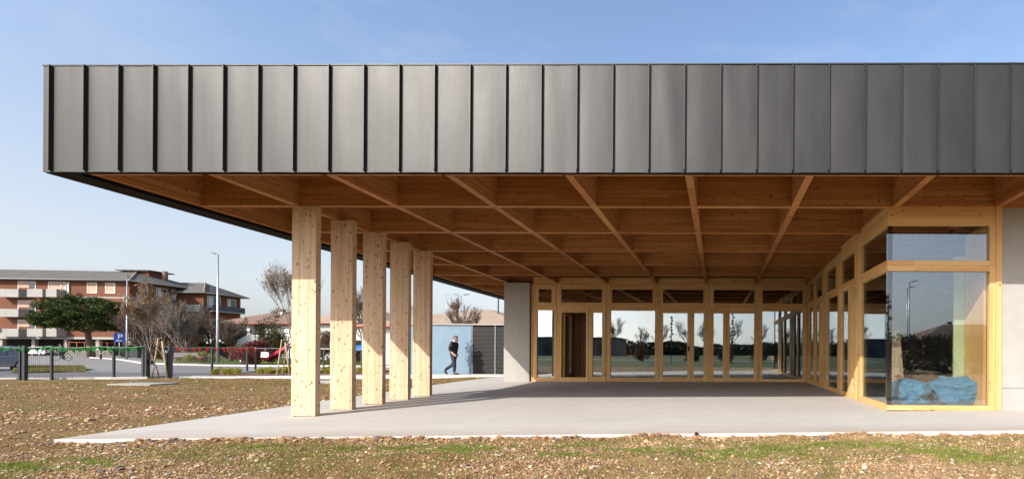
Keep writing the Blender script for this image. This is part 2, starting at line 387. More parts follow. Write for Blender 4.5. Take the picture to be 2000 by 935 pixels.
def unit(kind, P, cell, gl, mats, hinges=(), handle=None, open0=False, gm='window_glass'):
    m, pane = frame_mesh(P, cell[0], cell[1], cell[2], cell[3], gl[0], gl[1], gl[2], gl[3], open0=open0)
    o = m.build(kind, mats, pav, NB)
    pane.build('pane', gm, o)
    for (u, z) in hinges:
        h = MB(); a = Vector(P(u, .082, z)); h.tube([a - Vector((0, 0, .05)), a + Vector((0, 0, .05))], .011, 6); h.build('hinge', 'steel', o)
    if handle:
        u, z = handle; a = Vector(P(u, .077, z)); b = Vector(P(u, .13, z)); c = Vector(P(u - .11, .13, z)); h = MB()
        n = (b - a).normalized(); pl = Vector(P(u + .03, .077, z)) - a
        h.hexa([a - pl * .9 + Vector((0, 0, -.11)), a + pl * .9 + Vector((0, 0, -.11)), a + pl * .9 + n * .01 + Vector((0, 0, -.11)), a - pl * .9 + n * .01 + Vector((0, 0, -.11)),
                a - pl * .9 + Vector((0, 0, .07)), a + pl * .9 + Vector((0, 0, .07)), a + pl * .9 + n * .01 + Vector((0, 0, .07)), a - pl * .9 + n * .01 + Vector((0, 0, .07))])
        h.tube([a, b, c], .012, 6); h.build('handle', 'black_metal', o)
    return o
plain('steel', (0.55, 0.55, 0.54), 0.35, 0.9); plain('black_metal', (0.02, 0.02, 0.022), 0.4, 0.5)
XM = ['larch_Z', 'larch_X']; YM = ['larch_Z', 'larch_Y']
# rear glazed wall
Pr = lambda u, o, z: (u, WY - o, z)
xr = lambda px: atY(px, 690, WY - .05).x
ZF = lambda x: fl(x, 17.0)
zt0, zt1 = zr(591.5), zr(565.3); zs_ = zr(598.7)
hz = [zr(618), zr(654), zr(691), zr(731)]
for (a, b, g0, g1) in ((1041, 1086, 1051.7, 1077), (1086.6, 1184, 1096.3, 1175.2), (1184.6, 1286, 1195, 1274), (1286.6, 1382, 1293.9, 1373), (1382.6, 1480, 1393.6, 1472.8), (1480.6, 1575.5, 1488.6, 1567.4)):
    unit('transom_window', Pr, (xr(a), xr(b), zs_ + .004, LEVH), (xr(g0), xr(g1), zt0, zt1), XM)
for (kind, a, b, g0, g1, hs, hd) in (('window', 1041, 1087, 1049, 1082, [], 0), ('door', 1150, 1183.6, 1157.8, 1176, [1181.5], 0),
        ('window', 1184.6, 1286.4, 1192.6, 1279, [], 0), ('door', 1287, 1348.6, 1294.7, 1342.3, [1288.6], 1345.6), ('door', 1349.2, 1382.6, 1355.4, 1373.9, [1380.6], 0),
        ('door', 1383.2, 1418, 1393.6, 1411.8, [1385.2], 0), ('door', 1418.6, 1480, 1425, 1472.8, [1478.2], 0), ('window', 1480.6, 1575.5, 1488.6, 1567.4, [], 0)):
    top = zr(606.5) if kind == 'window' else zr(611)
    unit(kind, Pr, (xr(a), xr(b), ZF(xr((a + b) / 2)) + .004, zs_), (xr(g0), xr(g1), zr(738) if kind == 'window' else zr(736), top), XM,
         [(xr(h), z) for h in hs for z in hz], (xr(hd), zr(679)) if hd else None)
# the leaf that stands open, swung inwards on its left stile; its fixed frame round the doorway
fm = MB(); ua, ub = xr(1087.6), xr(1149.4); fz = ZF(ua) + .004
for (p, q, za, zb, mi) in ((ua, xr(1096.8), fz, zs_, 0), (xr(1144.6), ub, fz, zs_, 0), (xr(1096.8), xr(1144.6), zr(611), zs_, 1), (xr(1096.8), xr(1144.6), fz, zr(737.5), 1)):
    fm.box(p, q, WY - .075, WY, za, zb, mi)
dfr = fm.build('door_frame', XM, pav, NB)
Po = lambda u, o, z: (xr(1096.8) + .01 + o, WY + .03 + u, z)
m_, p_ = frame_mesh(Po, 0, .86, zr(736), zr(612), .09, .77, zr(731), zr(616))
leaf = m_.build('door', ['larch_Z', 'larch_Y'], pav, NB); p_.build('pane', 'window_glass', leaf)
tag(leaf, 'open door leaf swung into the dark interior')
# jambs and lining boards
MB().box(xr(1038) + .003, xr(1041) - .004, WY - .09, WY + .05, ZF(-6.6), LEVH).build('jamb', 'larch_Z', pav, NB)
MB().box(xr(1576), xr(1576) + .1, WY - .02, WY + .1, ZF(3), LEVH).build('jamb', 'larch_Z', pav, NB)
MB().box(xr(1041), xr(1575.5), WY - .05, WY + .02, LEVH + .004, LEVH + .24).build('frieze', 'larch_X', pav, NB)
# side glazed wall, slightly off the grid line
YA = 8.42
XW = lambda y: 2.92 + .0163 * (y - YA)
def yw(px):
    v = bearing(px, 690); k = (2.92 - .0163 * YA) / (v[0] - .0163 * v[1]); return v[1] * k
Ps = lambda u, o, z: (XW(u) - o + .075, u, z)
def zl(pf, pr_):                                         # a level line of the side wall: front and rear heights
    a = atY(1730, pf, YA).z; b = atY(1575, pr_, WY).z
    return lambda u: a + (b - a) * (u - YA) / (WY - YA)
lh, lrt, lrb, lgb, lhf = zl(439, 561.4), zl(507.5, 593.7), zl(528.5, 604.4), zl(789, 738.8), zl(421.5, 553.5)
pr2 = lambda fn, u0, u1: (fn(u0), fn(u1))
bot = lambda u: fl(XW(u), u) + .004
mid = lambda u: (lrt(u) + lrb(u)) / 2 + .01
for (a, b, g0, g1) in ((1730, 1674.5, 1730, 1679.5), (1672.5, 1635, 1667.8, 1640.2), (1634.6, 1608, 1631.5, 1611.3), (1607.6, 1589.3, 1604.5, 1590.5), (1589, 1576.5, 1588, 1577.6)):
    u0, u1 = yw(a), yw(b)
    unit('transom_window', Ps, (u0, u1, pr2(lambda u: mid(u) + .004, u0, u1), pr2(lhf, u0, u1)), (yw(g0), yw(g1), pr2(lrt, u0, u1), pr2(lh, u0, u1)), YM, open0=(a == 1730))
for (kind, a, b, g0, g1, hs) in (('window', 1730, 1674.5, 1730, 1679.5, 0), ('door', 1672.5, 1660.6, 1668, 1664, 1671.5), ('door', 1660.2, 1637.6, 1655.5, 1641.5, 0),
        ('door', 1637.2, 1609.5, 1635.3, 1614, 1611), ('door', 1609.1, 1601, 1606.5, 1603.2, 1608), ('window', 1600.6, 1589.3, 1598.6, 1591.3, 0), ('window', 1589, 1576.5, 1587.6, 1579.5, 0)):
    u0, u1 = yw(a), yw(b)
    unit(kind, Ps, (u0, u1, pr2(bot, u0, u1), pr2(mid, u0, u1)), (yw(g0), yw(g1), pr2(lgb, u0, u1), pr2(lrb, u0, u1)), YM,
         [(yw(hs), bot(yw(hs)) + dz) for dz in (.35, .95, 1.6, 2.2)] if hs else [], open0=(a == 1730))
py0, py1 = yw(1674.3), yw(1672.7)
MB().hexa([Ps(py0, .06, bot(py0)), Ps(py1, .06, bot(py1)), Ps(py1, -.06, bot(py1)), Ps(py0, -.06, bot(py0)), Ps(py0, .06, lhf(py0)), Ps(py1, .06, lhf(py1)), Ps(py1, -.06, lhf(py1)), Ps(py0, -.06, lhf(py0))]).build('post', 'larch_Z', pav, NB)
u0, u1 = YA + .08, WY - .1
hb = lambda u: max(lhf(u) + .004, 0)
MB().hexa([Ps(u0, .06, hb(u0)), Ps(u1, .06, hb(u1)), Ps(u1, -.03, hb(u1)), Ps(u0, -.03, hb(u0)), Ps(u0, .06, hb(u0) + .2), Ps(u1, .06, hb(u1) + .2), Ps(u1, -.03, hb(u1) + .2), Ps(u0, -.03, hb(u0) + .2)]).build('frieze', 'larch_Y', pav, NB)
# front window at the corner
Pf = lambda u, o, z: (u, YA + .03 - o + .04, z)
zf = lambda py: atY(1830, py, YA).z + 0.0
xf = lambda px: atY(px, 650, YA).x
xc = XW(YA) + .001
unit('transom_window', Pf, (xc, xf(1943), zf(518), zf(421.5)), (xc, xf(1932), zf(508.5), zf(440)), XM, open0=True, gm='corner_glass')
bw = unit('window', Pf, (xc, xf(1943), fl(4, YA) + .003, zf(518) - .004), (xc, xf(1932), zf(791.3), zf(529)), XM, open0=True, gm='corner_glass')
MB().box(xf(1943) + .003, xf(1954.5), YA - .03, YA + .12, fl(5, YA), zf(402)).build('post', 'larch_Z', pav, NB)
MB().box(xc, xf(1943), YA - .005, YA + .05, zf(421.5) + .004, zf(401)).build('frieze', 'larch_X', pav, NB)
for (z0, z1) in ((zf(791), zf(529)), (zf(508), zf(440))):
    MB().box(xc + .022, xc + .105, YA + .05, YA + .062, z0, z1).build('edge_seal', 'black_flashing', bw)
# concrete wall to the right of the window, cast in lifts with open joints
xw = xf(1955) + .006
zz = [-.05, atY(1975, 757.3, YA).z, ZB(YA) - .003]
cw = None
for a, b in zip(zz[:-1], zz[1:]):
    MB().box(xw, 13.7, YA + .01, YA + .3, a + .004, b - .003).build('wall_lift', 'wall_concrete', pav, NB)
MB().box(xw, 13.7, YA + .05, YA + .28, zz[1] - .01, zz[1] + .01).build('joint', 'black_flashing', pav, NB)
# plywood lining inside the window
plain('green_ply', (0.42, 0.47, 0.27), 0.7)
MB().box(xf(1928), xf(1928) + .05, YA + .12, YA + .75, fl(5, YA), 3.4).build('lining_board', 'larch_Z', pav, NB)
MB().box(xf(1905), xf(1928), YA + .76, YA + .80, fl(5, YA), 3.0).build('lining_board', 'green_ply', pav, NB)
# ================================================================== GROUND
def soil():
    t = NT('stony_soil'); v = t.pos(); sp = t.n('SeparateXYZ', out=None, Vector=v)
    big = t.noise(t.mapped(v, (0.5, 1.0, 1)), 0.9, 5, 0.6); mid = t.noise(v, 3.2, 5, 0.65); fine = t.noise(v, 26, 4, 0.7)
    f = t.math('ADD', t.math('MULTIPLY', mid, 0.45), t.math('ADD', t.math('MULTIPLY', fine, 0.35), t.math('MULTIPLY', big, 0.2)))
    col = t.ramp(f, [(0.30, (0.12, 0.060, 0.022)), (0.5, (0.23, 0.128, 0.054)), (0.68, (0.35, 0.22, 0.10))])
    dry = t.math('MULTIPLY', t.n('MapRange', out=0, Value=t.math('ADD', sp.outputs[0], t.math('MULTIPLY', big, 4.0)), i1=-0.5, i2=4.0), t.smooth(mid, 0.25, 0.6))
    col = t.mix(t.math('MULTIPLY', dry, 0.8), col, (0.45, 0.29, 0.155))  # mixed towards a paler tan as x grows, broken up by noise
    # pebbles lying in the soil
    vo = t.n('TexVoronoi', out=None, Vector=v, Scale=34.0); bright = t.n('SeparateXYZ', out=None, Vector=vo.outputs['Color'])
    peb = t.math('MULTIPLY', t.n('MapRange', out=0, Value=vo.outputs['Distance'], i1=0.42, i2=0.30), t.math('GREATER_THAN', bright.outputs[0], 0.60))
    col = t.mix(t.math('MULTIPLY', peb, t.smooth(big, 0.35, 0.6)), col, t.mix(bright.outputs[1], (0.27, 0.19, 0.12), (0.58, 0.50, 0.40)))
    # thin moss and seedling green in drifts, further away a dull olive
    gm = t.noise(t.mapped(v, (0.55, 1.6, 1), (3.1, 1.7, 0)), 0.75, 4, 0.62)
    g = t.math('MULTIPLY', t.smooth(gm, 0.44, 0.62), t.smooth(fine, 0.38, 0.6))
    col = t.mix(t.math('MULTIPLY', g, 0.75), col, (0.13, 0.14, 0.03))
    # lawn behind the photographer and meadow beyond
    lawn = t.n('MapRange', out=0, Value=t.math('ADD', sp.outputs[1], t.math('MULTIPLY', mid, 3.0)), i1=-3.0, i2=-6.0)
    keep = t.math('LESS_THAN', sp.outputs[0], 9.0)
    gl = t.ramp(t.math('ADD', t.math('MULTIPLY', mid, 0.6), t.math('MULTIPLY', big, 0.4)), [(0.3, (0.048, 0.066, 0.016)), (0.7, (0.095, 0.108, 0.032))])
    col = t.mix(t.math('MULTIPLY', lawn, keep), col, gl)
    t.bump(t.math('ADD', t.math('MULTIPLY', fine, 1.0), t.math('MULTIPLY', peb, 0.8)), 0.9, 0.03)
    MAT['soil'] = t.fin(col, 0.95, spec=0.15)
soil()
def hsh(x, y, s):                                        # smooth value noise
    x = np.asarray(x, float); y = np.asarray(y, float)
    xi, yi = np.floor(x), np.floor(y); xf_, yf_ = x - xi, y - yi
    def h(a, b): v_ = np.sin(a * 127.1 + b * 311.7 + s * 74.7) * 43758.5453; return v_ - np.floor(v_)
    u, v_ = xf_ * xf_ * (3 - 2 * xf_), yf_ * yf_ * (3 - 2 * yf_)
    return (h(xi, yi) * (1 - u) + h(xi + 1, yi) * u) * (1 - v_) + (h(xi, yi + 1) * (1 - u) + h(xi + 1, yi + 1) * u) * v_
SLAB = [(-8.93, 6.38), (15.0, 6.52), (15.0, 26.5), (-9.30, 26.5)]
def flv(x, y):
    yy = np.clip(y, 4.0, 17.0) - 8.45; xx = np.minimum(x, 8) + 7.3
    return 0.0113 * yy + 0.0168 * xx * np.where(yy > 0, 1 - yy / 8.55 * .73, 1.0)
def ground_z(x, y):
    x = np.asarray(x, float); y = np.asarray(y, float)
    base = np.clip(flv(np.clip(x, -9.2, 8), y), -.2, .25)
    dx = np.maximum(np.maximum(-9.15 - x, x - 16), 0); dy = np.maximum(np.maximum(6.4 - y, y - 27), 0)
    d_ = np.hypot(dx, dy)
    near = np.exp(-(d_ / 3.5) ** 2)
    z = (base - .060) * near + (-.10) * (1 - near)
    rough = np.exp(-(np.maximum(np.hypot(x + 6, y - 10) - 22, 0) / 6) ** 2)
    b_ = (hsh(x * 1.3, y * 1.3, 1) - .5) * .05 + (hsh(x * 4, y * 4, 2) - .5) * .028 + (hsh(x * 11, y * 11, 3) - .5) * .018
    # a loose ridge of spoil along the slab edge
    edge = np.exp(-((d_ - .06) / .10) ** 2) * (np.clip(hsh(x * 1.1, y * 2.2, 5) * .7 + hsh(x * 4.7, y * 3, 6) * .5 - .35, 0, 1) * .085)
    z = z + b_ * rough * np.minimum(1, .35 + d_) + edge
    inside = (x > -8.8) & (x < 14.8) & (y > 6.55) & (y < 26.3)
    z = np.where(inside, -.45, z)
    far = np.clip((-y - 60) / 200, 0, 1)
    z = np.where((y > 19.3) & (x < -24.0), -.20, z)
    z = np.where((y > 22.0), -.20, z)
    return z
def steps(a): 
    o = []
    for (p, q, st) in a: o += list(np.arange(p, q, st))
    return np.array(o + [a[-1][1]])
gx = steps([(-900, -200, 100), (-200, -60, 20), (-60, -30, 2.5), (-30, -12, .3), (-12, 6, .09), (6, 16, .5), (16, 60, 6), (60, 200, 20), (200, 900, 100)])
gy = steps([(-900, -200, 100), (-200, -60, 20), (-60, 0, 4), (0, 4, .4), (4, 7, .06), (7, 22, .25), (22, 60, 2.5), (60, 200, 20), (200, 900, 100)])
GX, GY = np.meshgrid(gx, gy); GZ = ground_z(GX, GY)
nx, ny = len(gx), len(gy)
me = bpy.data.meshes.new('ground')
co = np.stack([GX, GY, GZ], -1).reshape(-1, 3)
ii = np.arange((ny - 1) * (nx - 1)); r_, c_ = ii // (nx - 1), ii % (nx - 1)
q = np.stack([r_ * nx + c_, r_ * nx + c_ + 1, (r_ + 1) * nx + c_ + 1, (r_ + 1) * nx + c_], -1)
def fast_mesh(me, co, q, smooth=True):
    k = q.shape[1]; me.vertices.add(len(co)); me.vertices.foreach_set('co', co.astype(np.float32).ravel())
    me.loops.add(q.size); me.loops.foreach_set('vertex_index', q.astype(np.int32).ravel())
    me.polygons.add(len(q)); me.polygons.foreach_set('loop_start', np.arange(0, q.size, k, dtype=np.int32)); me.polygons.foreach_set('loop_total', np.full(len(q), k, np.int32))
    me.polygons.foreach_set('use_smooth', np.full(len(q), smooth)); me.update(calc_edges=True); me.validate()
fast_mesh(me, co, q); me.materials.append(MAT['soil'])
tag(link('ground', me), kind='structure')
# terrace slab as a sheet that follows its falls, with a paler edge
nxs, nys = 24, 24; tv = []; m = MB()
for j in range(nys + 1):
    for i in range(nxs + 1):
        u, v = i / nxs, j / nys
        A = Vector(SLAB[0]).lerp(Vector(SLAB[1]), u); B = Vector(SLAB[3]).lerp(Vector(SLAB[2]), u); P_ = A.lerp(B, v * v)
        tv.append((P_.x, P_.y, fl(P_.x, P_.y)))
n = nxs + 1
m.add(tv, [(j * n + i, j * n + i + 1, (j + 1) * n + i + 1, (j + 1) * n + i) for j in range(nys) for i in range(nxs)], 0, True)
tag(m.build('terrace', 'terrace_concrete'), kind='structure')
m = MB()
for i in range(nxs):
    a, b = tv[i], tv[i + 1]; m.quad((a[0], a[1], a[2] - .4), (b[0], b[1], b[2] - .4), b, a)
for j in range(nys):
    a, b = tv[(j + 1) * n], tv[j * n]; m.quad((a[0], a[1], a[2] - .4), (b[0], b[1], b[2] - .4), b, a)
tag(m.build('terrace_edge', 'pale_concrete'), kind='structure')

# ---- loose stones and grass: nobody could count them
ico = [(0, 0, -1), (.72, -.53, -.45), (-.28, -.85, -.45), (-.89, 0, -.45), (-.28, .85, -.45), (.72, .53, -.45), (.28, -.85, .45), (-.72, -.53, .45), (-.72, .53, .45), (.28, .85, .45), (.89, 0, .45), (0, 0, 1)]
icf = [(0, 1, 2), (1, 0, 5), (0, 2, 3), (0, 3, 4), (0, 4, 5), (1, 5, 10), (2, 1, 6), (3, 2, 7), (4, 3, 8), (5, 4, 9), (1, 10, 6), (2, 6, 7), (3, 7, 8), (4, 8, 9), (5, 9, 10), (6, 10, 11), (7, 6, 11), (8, 7, 11), (9, 8, 11), (10, 9, 11)]
ICO = np.array(ico); ICF = np.array(icf)
def stones(name, X, Y, R, mats, rng, sink=.35):
    n = len(X); Z = ground_z(X, Y)
    sc = np.stack([R * rng.uniform(.8, 1.5, n), R * rng.uniform(.7, 1.2, n), R * rng.uniform(.45, .8, n)], -1)
    a = rng.uniform(0, 6.28, n); ca, sa = np.cos(a), np.sin(a)
    V = ICO[None] * (1 + rng.uniform(-.22, .22, (n, 12, 1))) * sc[:, None, :]
    x = V[..., 0] * ca[:, None] - V[..., 1] * sa[:, None] + X[:, None]; y = V[..., 0] * sa[:, None] + V[..., 1] * ca[:, None] + Y[:, None]
    z = V[..., 2] + (Z + sc[:, 2] * (1 - 2 * sink))[:, None]
    me = bpy.data.meshes.new(name); fast_mesh(me, np.stack([x, y, z], -1).reshape(-1, 3), (ICF[None] + np.arange(n)[:, None, None] * 12).reshape(-1, 3), False)
    for mm in mats: me.materials.append(MAT[mm])
    me.polygons.foreach_set('material_index', np.repeat(rng.choice(len(mats), n, p=[.36, .42, .12, .10]), 20).astype(np.int32))
    return link(name, me)
plain('stone_buff', (0.45, 0.295, 0.155), 0.85, scale=20); plain('stone_brown', (0.285, 0.155, 0.072), 0.9, scale=20)
plain('stone_pale', (0.55, 0.45, 0.32), 0.8, scale=20); plain('stone_grey', (0.13, 0.10, 0.085), 0.9, scale=20)
SM = ['stone_buff', 'stone_brown', 'stone_pale', 'stone_grey']
rng = np.random.default_rng(11)
def scatter(n, x0, x1, y0, y1, dens):
    X = rng.uniform(x0, x1, n); Y = rng.uniform(y0, y1, n); k = rng.uniform(0, 1, n) < dens(X, Y)
    return X[k], Y[k]
off = lambda X, Y: ~((X > -8.98 + (Y - 6.4) * -.018) & (Y > 6.36 + .006 * (X + 9)))
gmask = lambda X, Y: hsh(X * .55 + 3.1, Y * 1.25 + 1.7, 8) * .65 + hsh(X * 1.7, Y * 3.1, 9) * .35
X, Y = scatter(64000, -8.5, 4.6, 4.45, 6.62, lambda X, Y: np.where(off(X, Y), .35 + .65 * (gmask(X, Y) < .5) + .0 * X, 0))
R = rng.lognormal(-4.98, .45, len(X)).clip(.004, .04)
tag(stones('gravel', X, Y, R, SM, rng), 'loose brown and buff stones strewn over the bare foreground soil', 'gravel', kind='stuff')
band = lambda X, Y: np.exp(-((Y - (8.3 + (X + 13) * .62)) / 1.1) ** 2)
X, Y = scatter(60000, -24, -8.6, 5.2, 20.0, lambda X, Y: np.where(off(X, Y), .10 + .75 * band(X, Y) + .25 * np.exp(-((Y - 6) / 1.4) ** 2), 0))
R = rng.lognormal(-4.2, .42, len(X)).clip(.008, .06)
tag(stones('gravel', X, Y, R, SM, rng), 'pale stones lying in a loose band on the brown ground left of the terrace', 'gravel', kind='stuff')
X = rng.uniform(-8.9, 6, 1500); Y = 6.34 - np.abs(rng.normal(0, .07, 1500)) + .006 * (X + 9); R = rng.lognormal(-4.05, .45, 1500).clip(.008, .045)
tag(stones('gravel', X, Y, R, ['stone_brown', 'stone_brown', 'stone_buff', 'stone_grey'], rng), 'crumbled clods along the pale edge of the terrace', 'gravel', kind='stuff')
def leafm(name, cols, trans=0.25):
    t = NT(name); k = t.noise(t.pos(), 7.0, 3, 0.6); k2 = t.noise(t.pos(), 0.9, 2)
    c = t.ramp(t.math('ADD', t.math('MULTIPLY', k, .65), t.math('MULTIPLY', k2, .35)), [(0.3, cols[0]), (0.55, cols[1]), (0.75, cols[2])])
    t.fin(c, 0.7, spec=0.25)
    tr = t.n('BsdfTranslucent', Color=c); ms = t.n('MixShader', i0=trans, i1=t.b.outputs[0], i2=tr); t.t.links.new(ms, t.o.inputs[0]); MAT[name] = t.m
leafm('grass_blade', ((0.11, 0.15, 0.022), (0.20, 0.26, 0.04), (0.30, 0.31, 0.09)))
leafm('dry_grass', ((0.15, 0.125, 0.03), (0.23, 0.18, 0.055), (0.34, 0.26, 0.11)))
def grass(name, X, Y, H, mat, lab):
    n = len(X); Z = ground_z(X, Y) - .004; a = rng.uniform(0, 6.28, n); w_ = H * rng.uniform(.05, .1, n); lean = rng.normal(0, .45, (n, 2)) * H[:, None]
    p0 = np.stack([X - np.cos(a) * w_, Y - np.sin(a) * w_, Z], -1); p1 = np.stack([X + np.cos(a) * w_, Y + np.sin(a) * w_, Z], -1)
    p2 = np.stack([X + lean[:, 0], Y + lean[:, 1], Z + H], -1)
    me = bpy.data.meshes.new(name); fast_mesh(me, np.stack([p0, p1, p2], 1).reshape(-1, 3), np.arange(3 * n).reshape(-1, 3), True); me.materials.append(MAT[mat])
    tag(link(name, me), lab, 'grass', kind='stuff')
patch = lambda X, Y, cx, cy, rx, ry: np.exp(-((X - cx) / rx) ** 2 - ((Y - cy) / ry) ** 2)
def gd(X, Y):
    p = sum(patch(X, Y, *a) for a in ((-1.5, 5.72, 1.5, .26), (-2.2, 5.8, .9, .16), (-.1, 5.65, .8, .14), (.6, 5.4, .9, .18), (-5.6, 5.9, 1.2, .13), (-7.2, 5.2, .8, .2), (-3.6, 5.95, 1.0, .10), (1.6, 5.9, .7, .14), (2.6, 5.35, .9, .25)))
    return np.where(off(X, Y), np.clip(p * 1.3, 0, 1) * .9 * (hsh(X * 6, Y * 9, 4) > .35) * np.clip((hsh(X * 1.7, Y * 4.5, 14) * .6 + hsh(X * 4.1, Y * 8, 15) * .4 - .36) * 5, 0, 1) + .10 * (gmask(X, Y) > .46), 0)
X, Y = scatter(230000, -8.5, 4.6, 4.45, 6.3, gd)
grass('grass', X, Y, rng.uniform(.018, .05, len(X)), 'grass_blade', 'thin bright green grass sprouting in drifts on the foreground soil')
X, Y = scatter(70000, -8.5, 4.6, 4.45, 6.3, lambda X, Y: np.where(off(X, Y), .10 + .35 * (hsh(X * 1.3 + 9, Y * 2.6, 16) > .5), 0))
grass('grass', X, Y, rng.uniform(.015, .04, len(X)), 'dry_grass', 'short dry straw scattered through the foreground stones')
X, Y = scatter(130000, -25, -8.8, 5.2, 20.4, lambda X, Y: np.where(off(X, Y), .18 + .55 * (hsh(X * .5, Y * .8, 6) > .55) + .4 * (Y > 16), 0) * (1 - .8 * band(X, Y)))
grass('grass', X, Y, rng.uniform(.02, .06, len(X)), 'dry_grass', 'sparse dry grass over the brown ground left of the terrace')
# ================================================================== SURROUNDINGS
def atZ(px, py, Z):
    v = bearing(px, py); k = (Z - CAMZ) / v[2]; return Vector((v[0] * k, v[1] * k, Z))
G0 = -.12
def sheet(name, pts, z, mat):
    m = MB(); m.add([(x, y, z if not callable(z) else z(x, y)) for x, y in pts], [tuple(range(len(pts)))])
    return tag(m.build(name, mat), kind='structure')
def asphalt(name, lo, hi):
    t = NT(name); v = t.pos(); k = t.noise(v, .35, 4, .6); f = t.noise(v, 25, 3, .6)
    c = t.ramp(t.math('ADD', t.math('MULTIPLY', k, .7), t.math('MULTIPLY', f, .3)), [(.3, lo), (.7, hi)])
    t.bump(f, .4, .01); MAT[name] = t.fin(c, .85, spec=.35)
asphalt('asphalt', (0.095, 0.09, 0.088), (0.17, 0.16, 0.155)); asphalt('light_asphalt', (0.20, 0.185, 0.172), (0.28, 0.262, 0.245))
t = NT('lawn'); v = t.pos(); k = t.noise(v, .5, 4, .6); f = t.noise(v, 14, 3, .7)
MAT['lawn'] = t.fin(t.ramp(t.math('ADD', t.math('MULTIPLY', k, .5), t.math('MULTIPLY', f, .5)), [(.3, (0.05, 0.08, 0.016)), (.6, (0.095, 0.125, 0.03)), (.8, (0.16, 0.155, 0.06))]), .95, spec=.1)
plain('mulch', (0.16, 0.075, 0.045), .95, var=.4, scale=12); plain('white_paint', (0.78, 0.77, 0.74), .6, var=.05)
# car park beyond the fence, kerbs, verges, play lawn
sheet('parking_lot', [(-170, 20.6), (-24.4, 20.6), (-24.4, 27.5), (-19, 31.5), (-8, 31.5), (-8, 92), (-170, 92)], G0, 'light_asphalt')
sheet('shaded_driveway', [(-90, 20.9), (-24.6, 20.9), (-25.4, 25.2), (-90, 29.5)], G0 + .005, 'asphalt')  # same asphalt in a darker tone: the shade by the fence is coloured in
def P2(px, py, z=G0): p = atZ(px, py, z); return (p.x, p.y)
sheet('verge', [P2(22, 729), P2(120, 727), P2(185, 721.5), P2(120, 717), P2(40, 716), P2(22, 718)], G0 + .05, 'lawn')
sheet('play_lawn', [P2(250, 697), P2(345, 705), P2(400, 710), P2(600, 713), P2(830, 713), P2(830, 697), P2(560, 694), P2(250, 691)], G0 + .05, 'lawn')
sheet('mulch_bed', [P2(396, 736), P2(430, 729.5), P2(560, 729), P2(760, 730), P2(830, 734.5), P2(560, 736)], G0 + .04, 'mulch')
def kerb(pts, h=.12, wd=.15):
    m = MB()
    for a, b in zip(pts[:-1], pts[1:]):
        a, b = Vector((*a, G0)), Vector((*b, G0)); n = (b - a).normalized().cross(Vector((0, 0, 1))) * wd / 2
        m.hexa([a - n, b - n, b + n, a + n] + [p + Vector((0, 0, h)) for p in (a - n, b - n, b + n, a + n)])
    return tag(m.build('kerb', 'pale_concrete'), kind='structure')
kerb([P2(176, 698.5), P2(232, 702), P2(275, 709), P2(345, 712.5), P2(420, 714.5), P2(840, 717)])
kerb([(-34, 17.9), (-30, 18.35), atY(222, 741, 19.75)[:2], atY(290, 741, 20.2)[:2]], .10, .18)
kerb([P2(440, 731), P2(500, 726.5), P2(570, 725)], .1, .14)
zp = lambda x: -.075 + .17 * min(1, max(0, (x + 22) / 10.5))
m = MB(); xs = np.linspace(-24.3, -7.6, 24)
for a, b in zip(xs[:-1], xs[1:]): m.hexa([(a, 20.9, zp(a) - .2), (b, 20.9, zp(b) - .2), (b, 22.1, zp(b) - .2), (a, 22.1, zp(a) - .2), (a, 20.9, zp(a)), (b, 20.9, zp(b)), (b, 22.1, zp(b)), (a, 22.1, zp(a))])
tag(m.build('footpath', 'pale_concrete'), kind='structure')
pt = atZ(281, 748.5, -.05)
tag(MB().box(-.75, .75, -.45, .45, -.1, .03).build('concrete_cover', 'balcony_concrete', None, (pt.x, pt.y, -.07), bevel=.01), 'low pale concrete cover slab in the brown lawn near the gate', 'cover slab')
tag(MB().box(-.9, .9, -.12, .12, -.1, .05).build('concrete_edging', 'balcony_concrete', None, (*atZ(640, 744, -.03)[:2], -.05)), 'short pale concrete edging seen between the first two columns', 'edging')

vx = [P2(22, 729), P2(120, 727), P2(185, 721.5), P2(120, 717), P2(40, 716)]
def tuft(poly_px, n_, h0, h1, mat, lab):
    px_ = rng.uniform(poly_px[0], poly_px[1], n_); py_ = rng.uniform(poly_px[2], poly_px[3], n_); XY = np.array([P2(a, b) for a, b in zip(px_, py_)]); H = rng.uniform(h0, h1, n_); ang = rng.uniform(0, 6.28, n_); w_ = .02
    z0 = np.full(n_, G0 + .045); ln = rng.normal(0, .4, (n_, 2)) * H[:, None]
    p0 = np.stack([XY[:, 0] - np.cos(ang) * w_, XY[:, 1] - np.sin(ang) * w_, z0], -1); p1 = np.stack([XY[:, 0] + np.cos(ang) * w_, XY[:, 1] + np.sin(ang) * w_, z0], -1); p2 = np.stack([XY[:, 0] + ln[:, 0], XY[:, 1] + ln[:, 1], z0 + H], -1)
    me = bpy.data.meshes.new('grass'); fast_mesh(me, np.stack([p0, p1, p2], 1).reshape(-1, 3), np.arange(3 * n_).reshape(-1, 3), True); me.materials.append(MAT[mat]); tag(link('grass', me), lab, 'grass', kind='stuff')
tuft((26, 165, 716.5, 727.0), 7000, .06, .18, 'dry_grass', 'rough yellow-green grass on the verge in the car park')
tuft((300, 820, 697, 710), 9000, .05, .14, 'grass_blade', 'short grass of the play lawn')
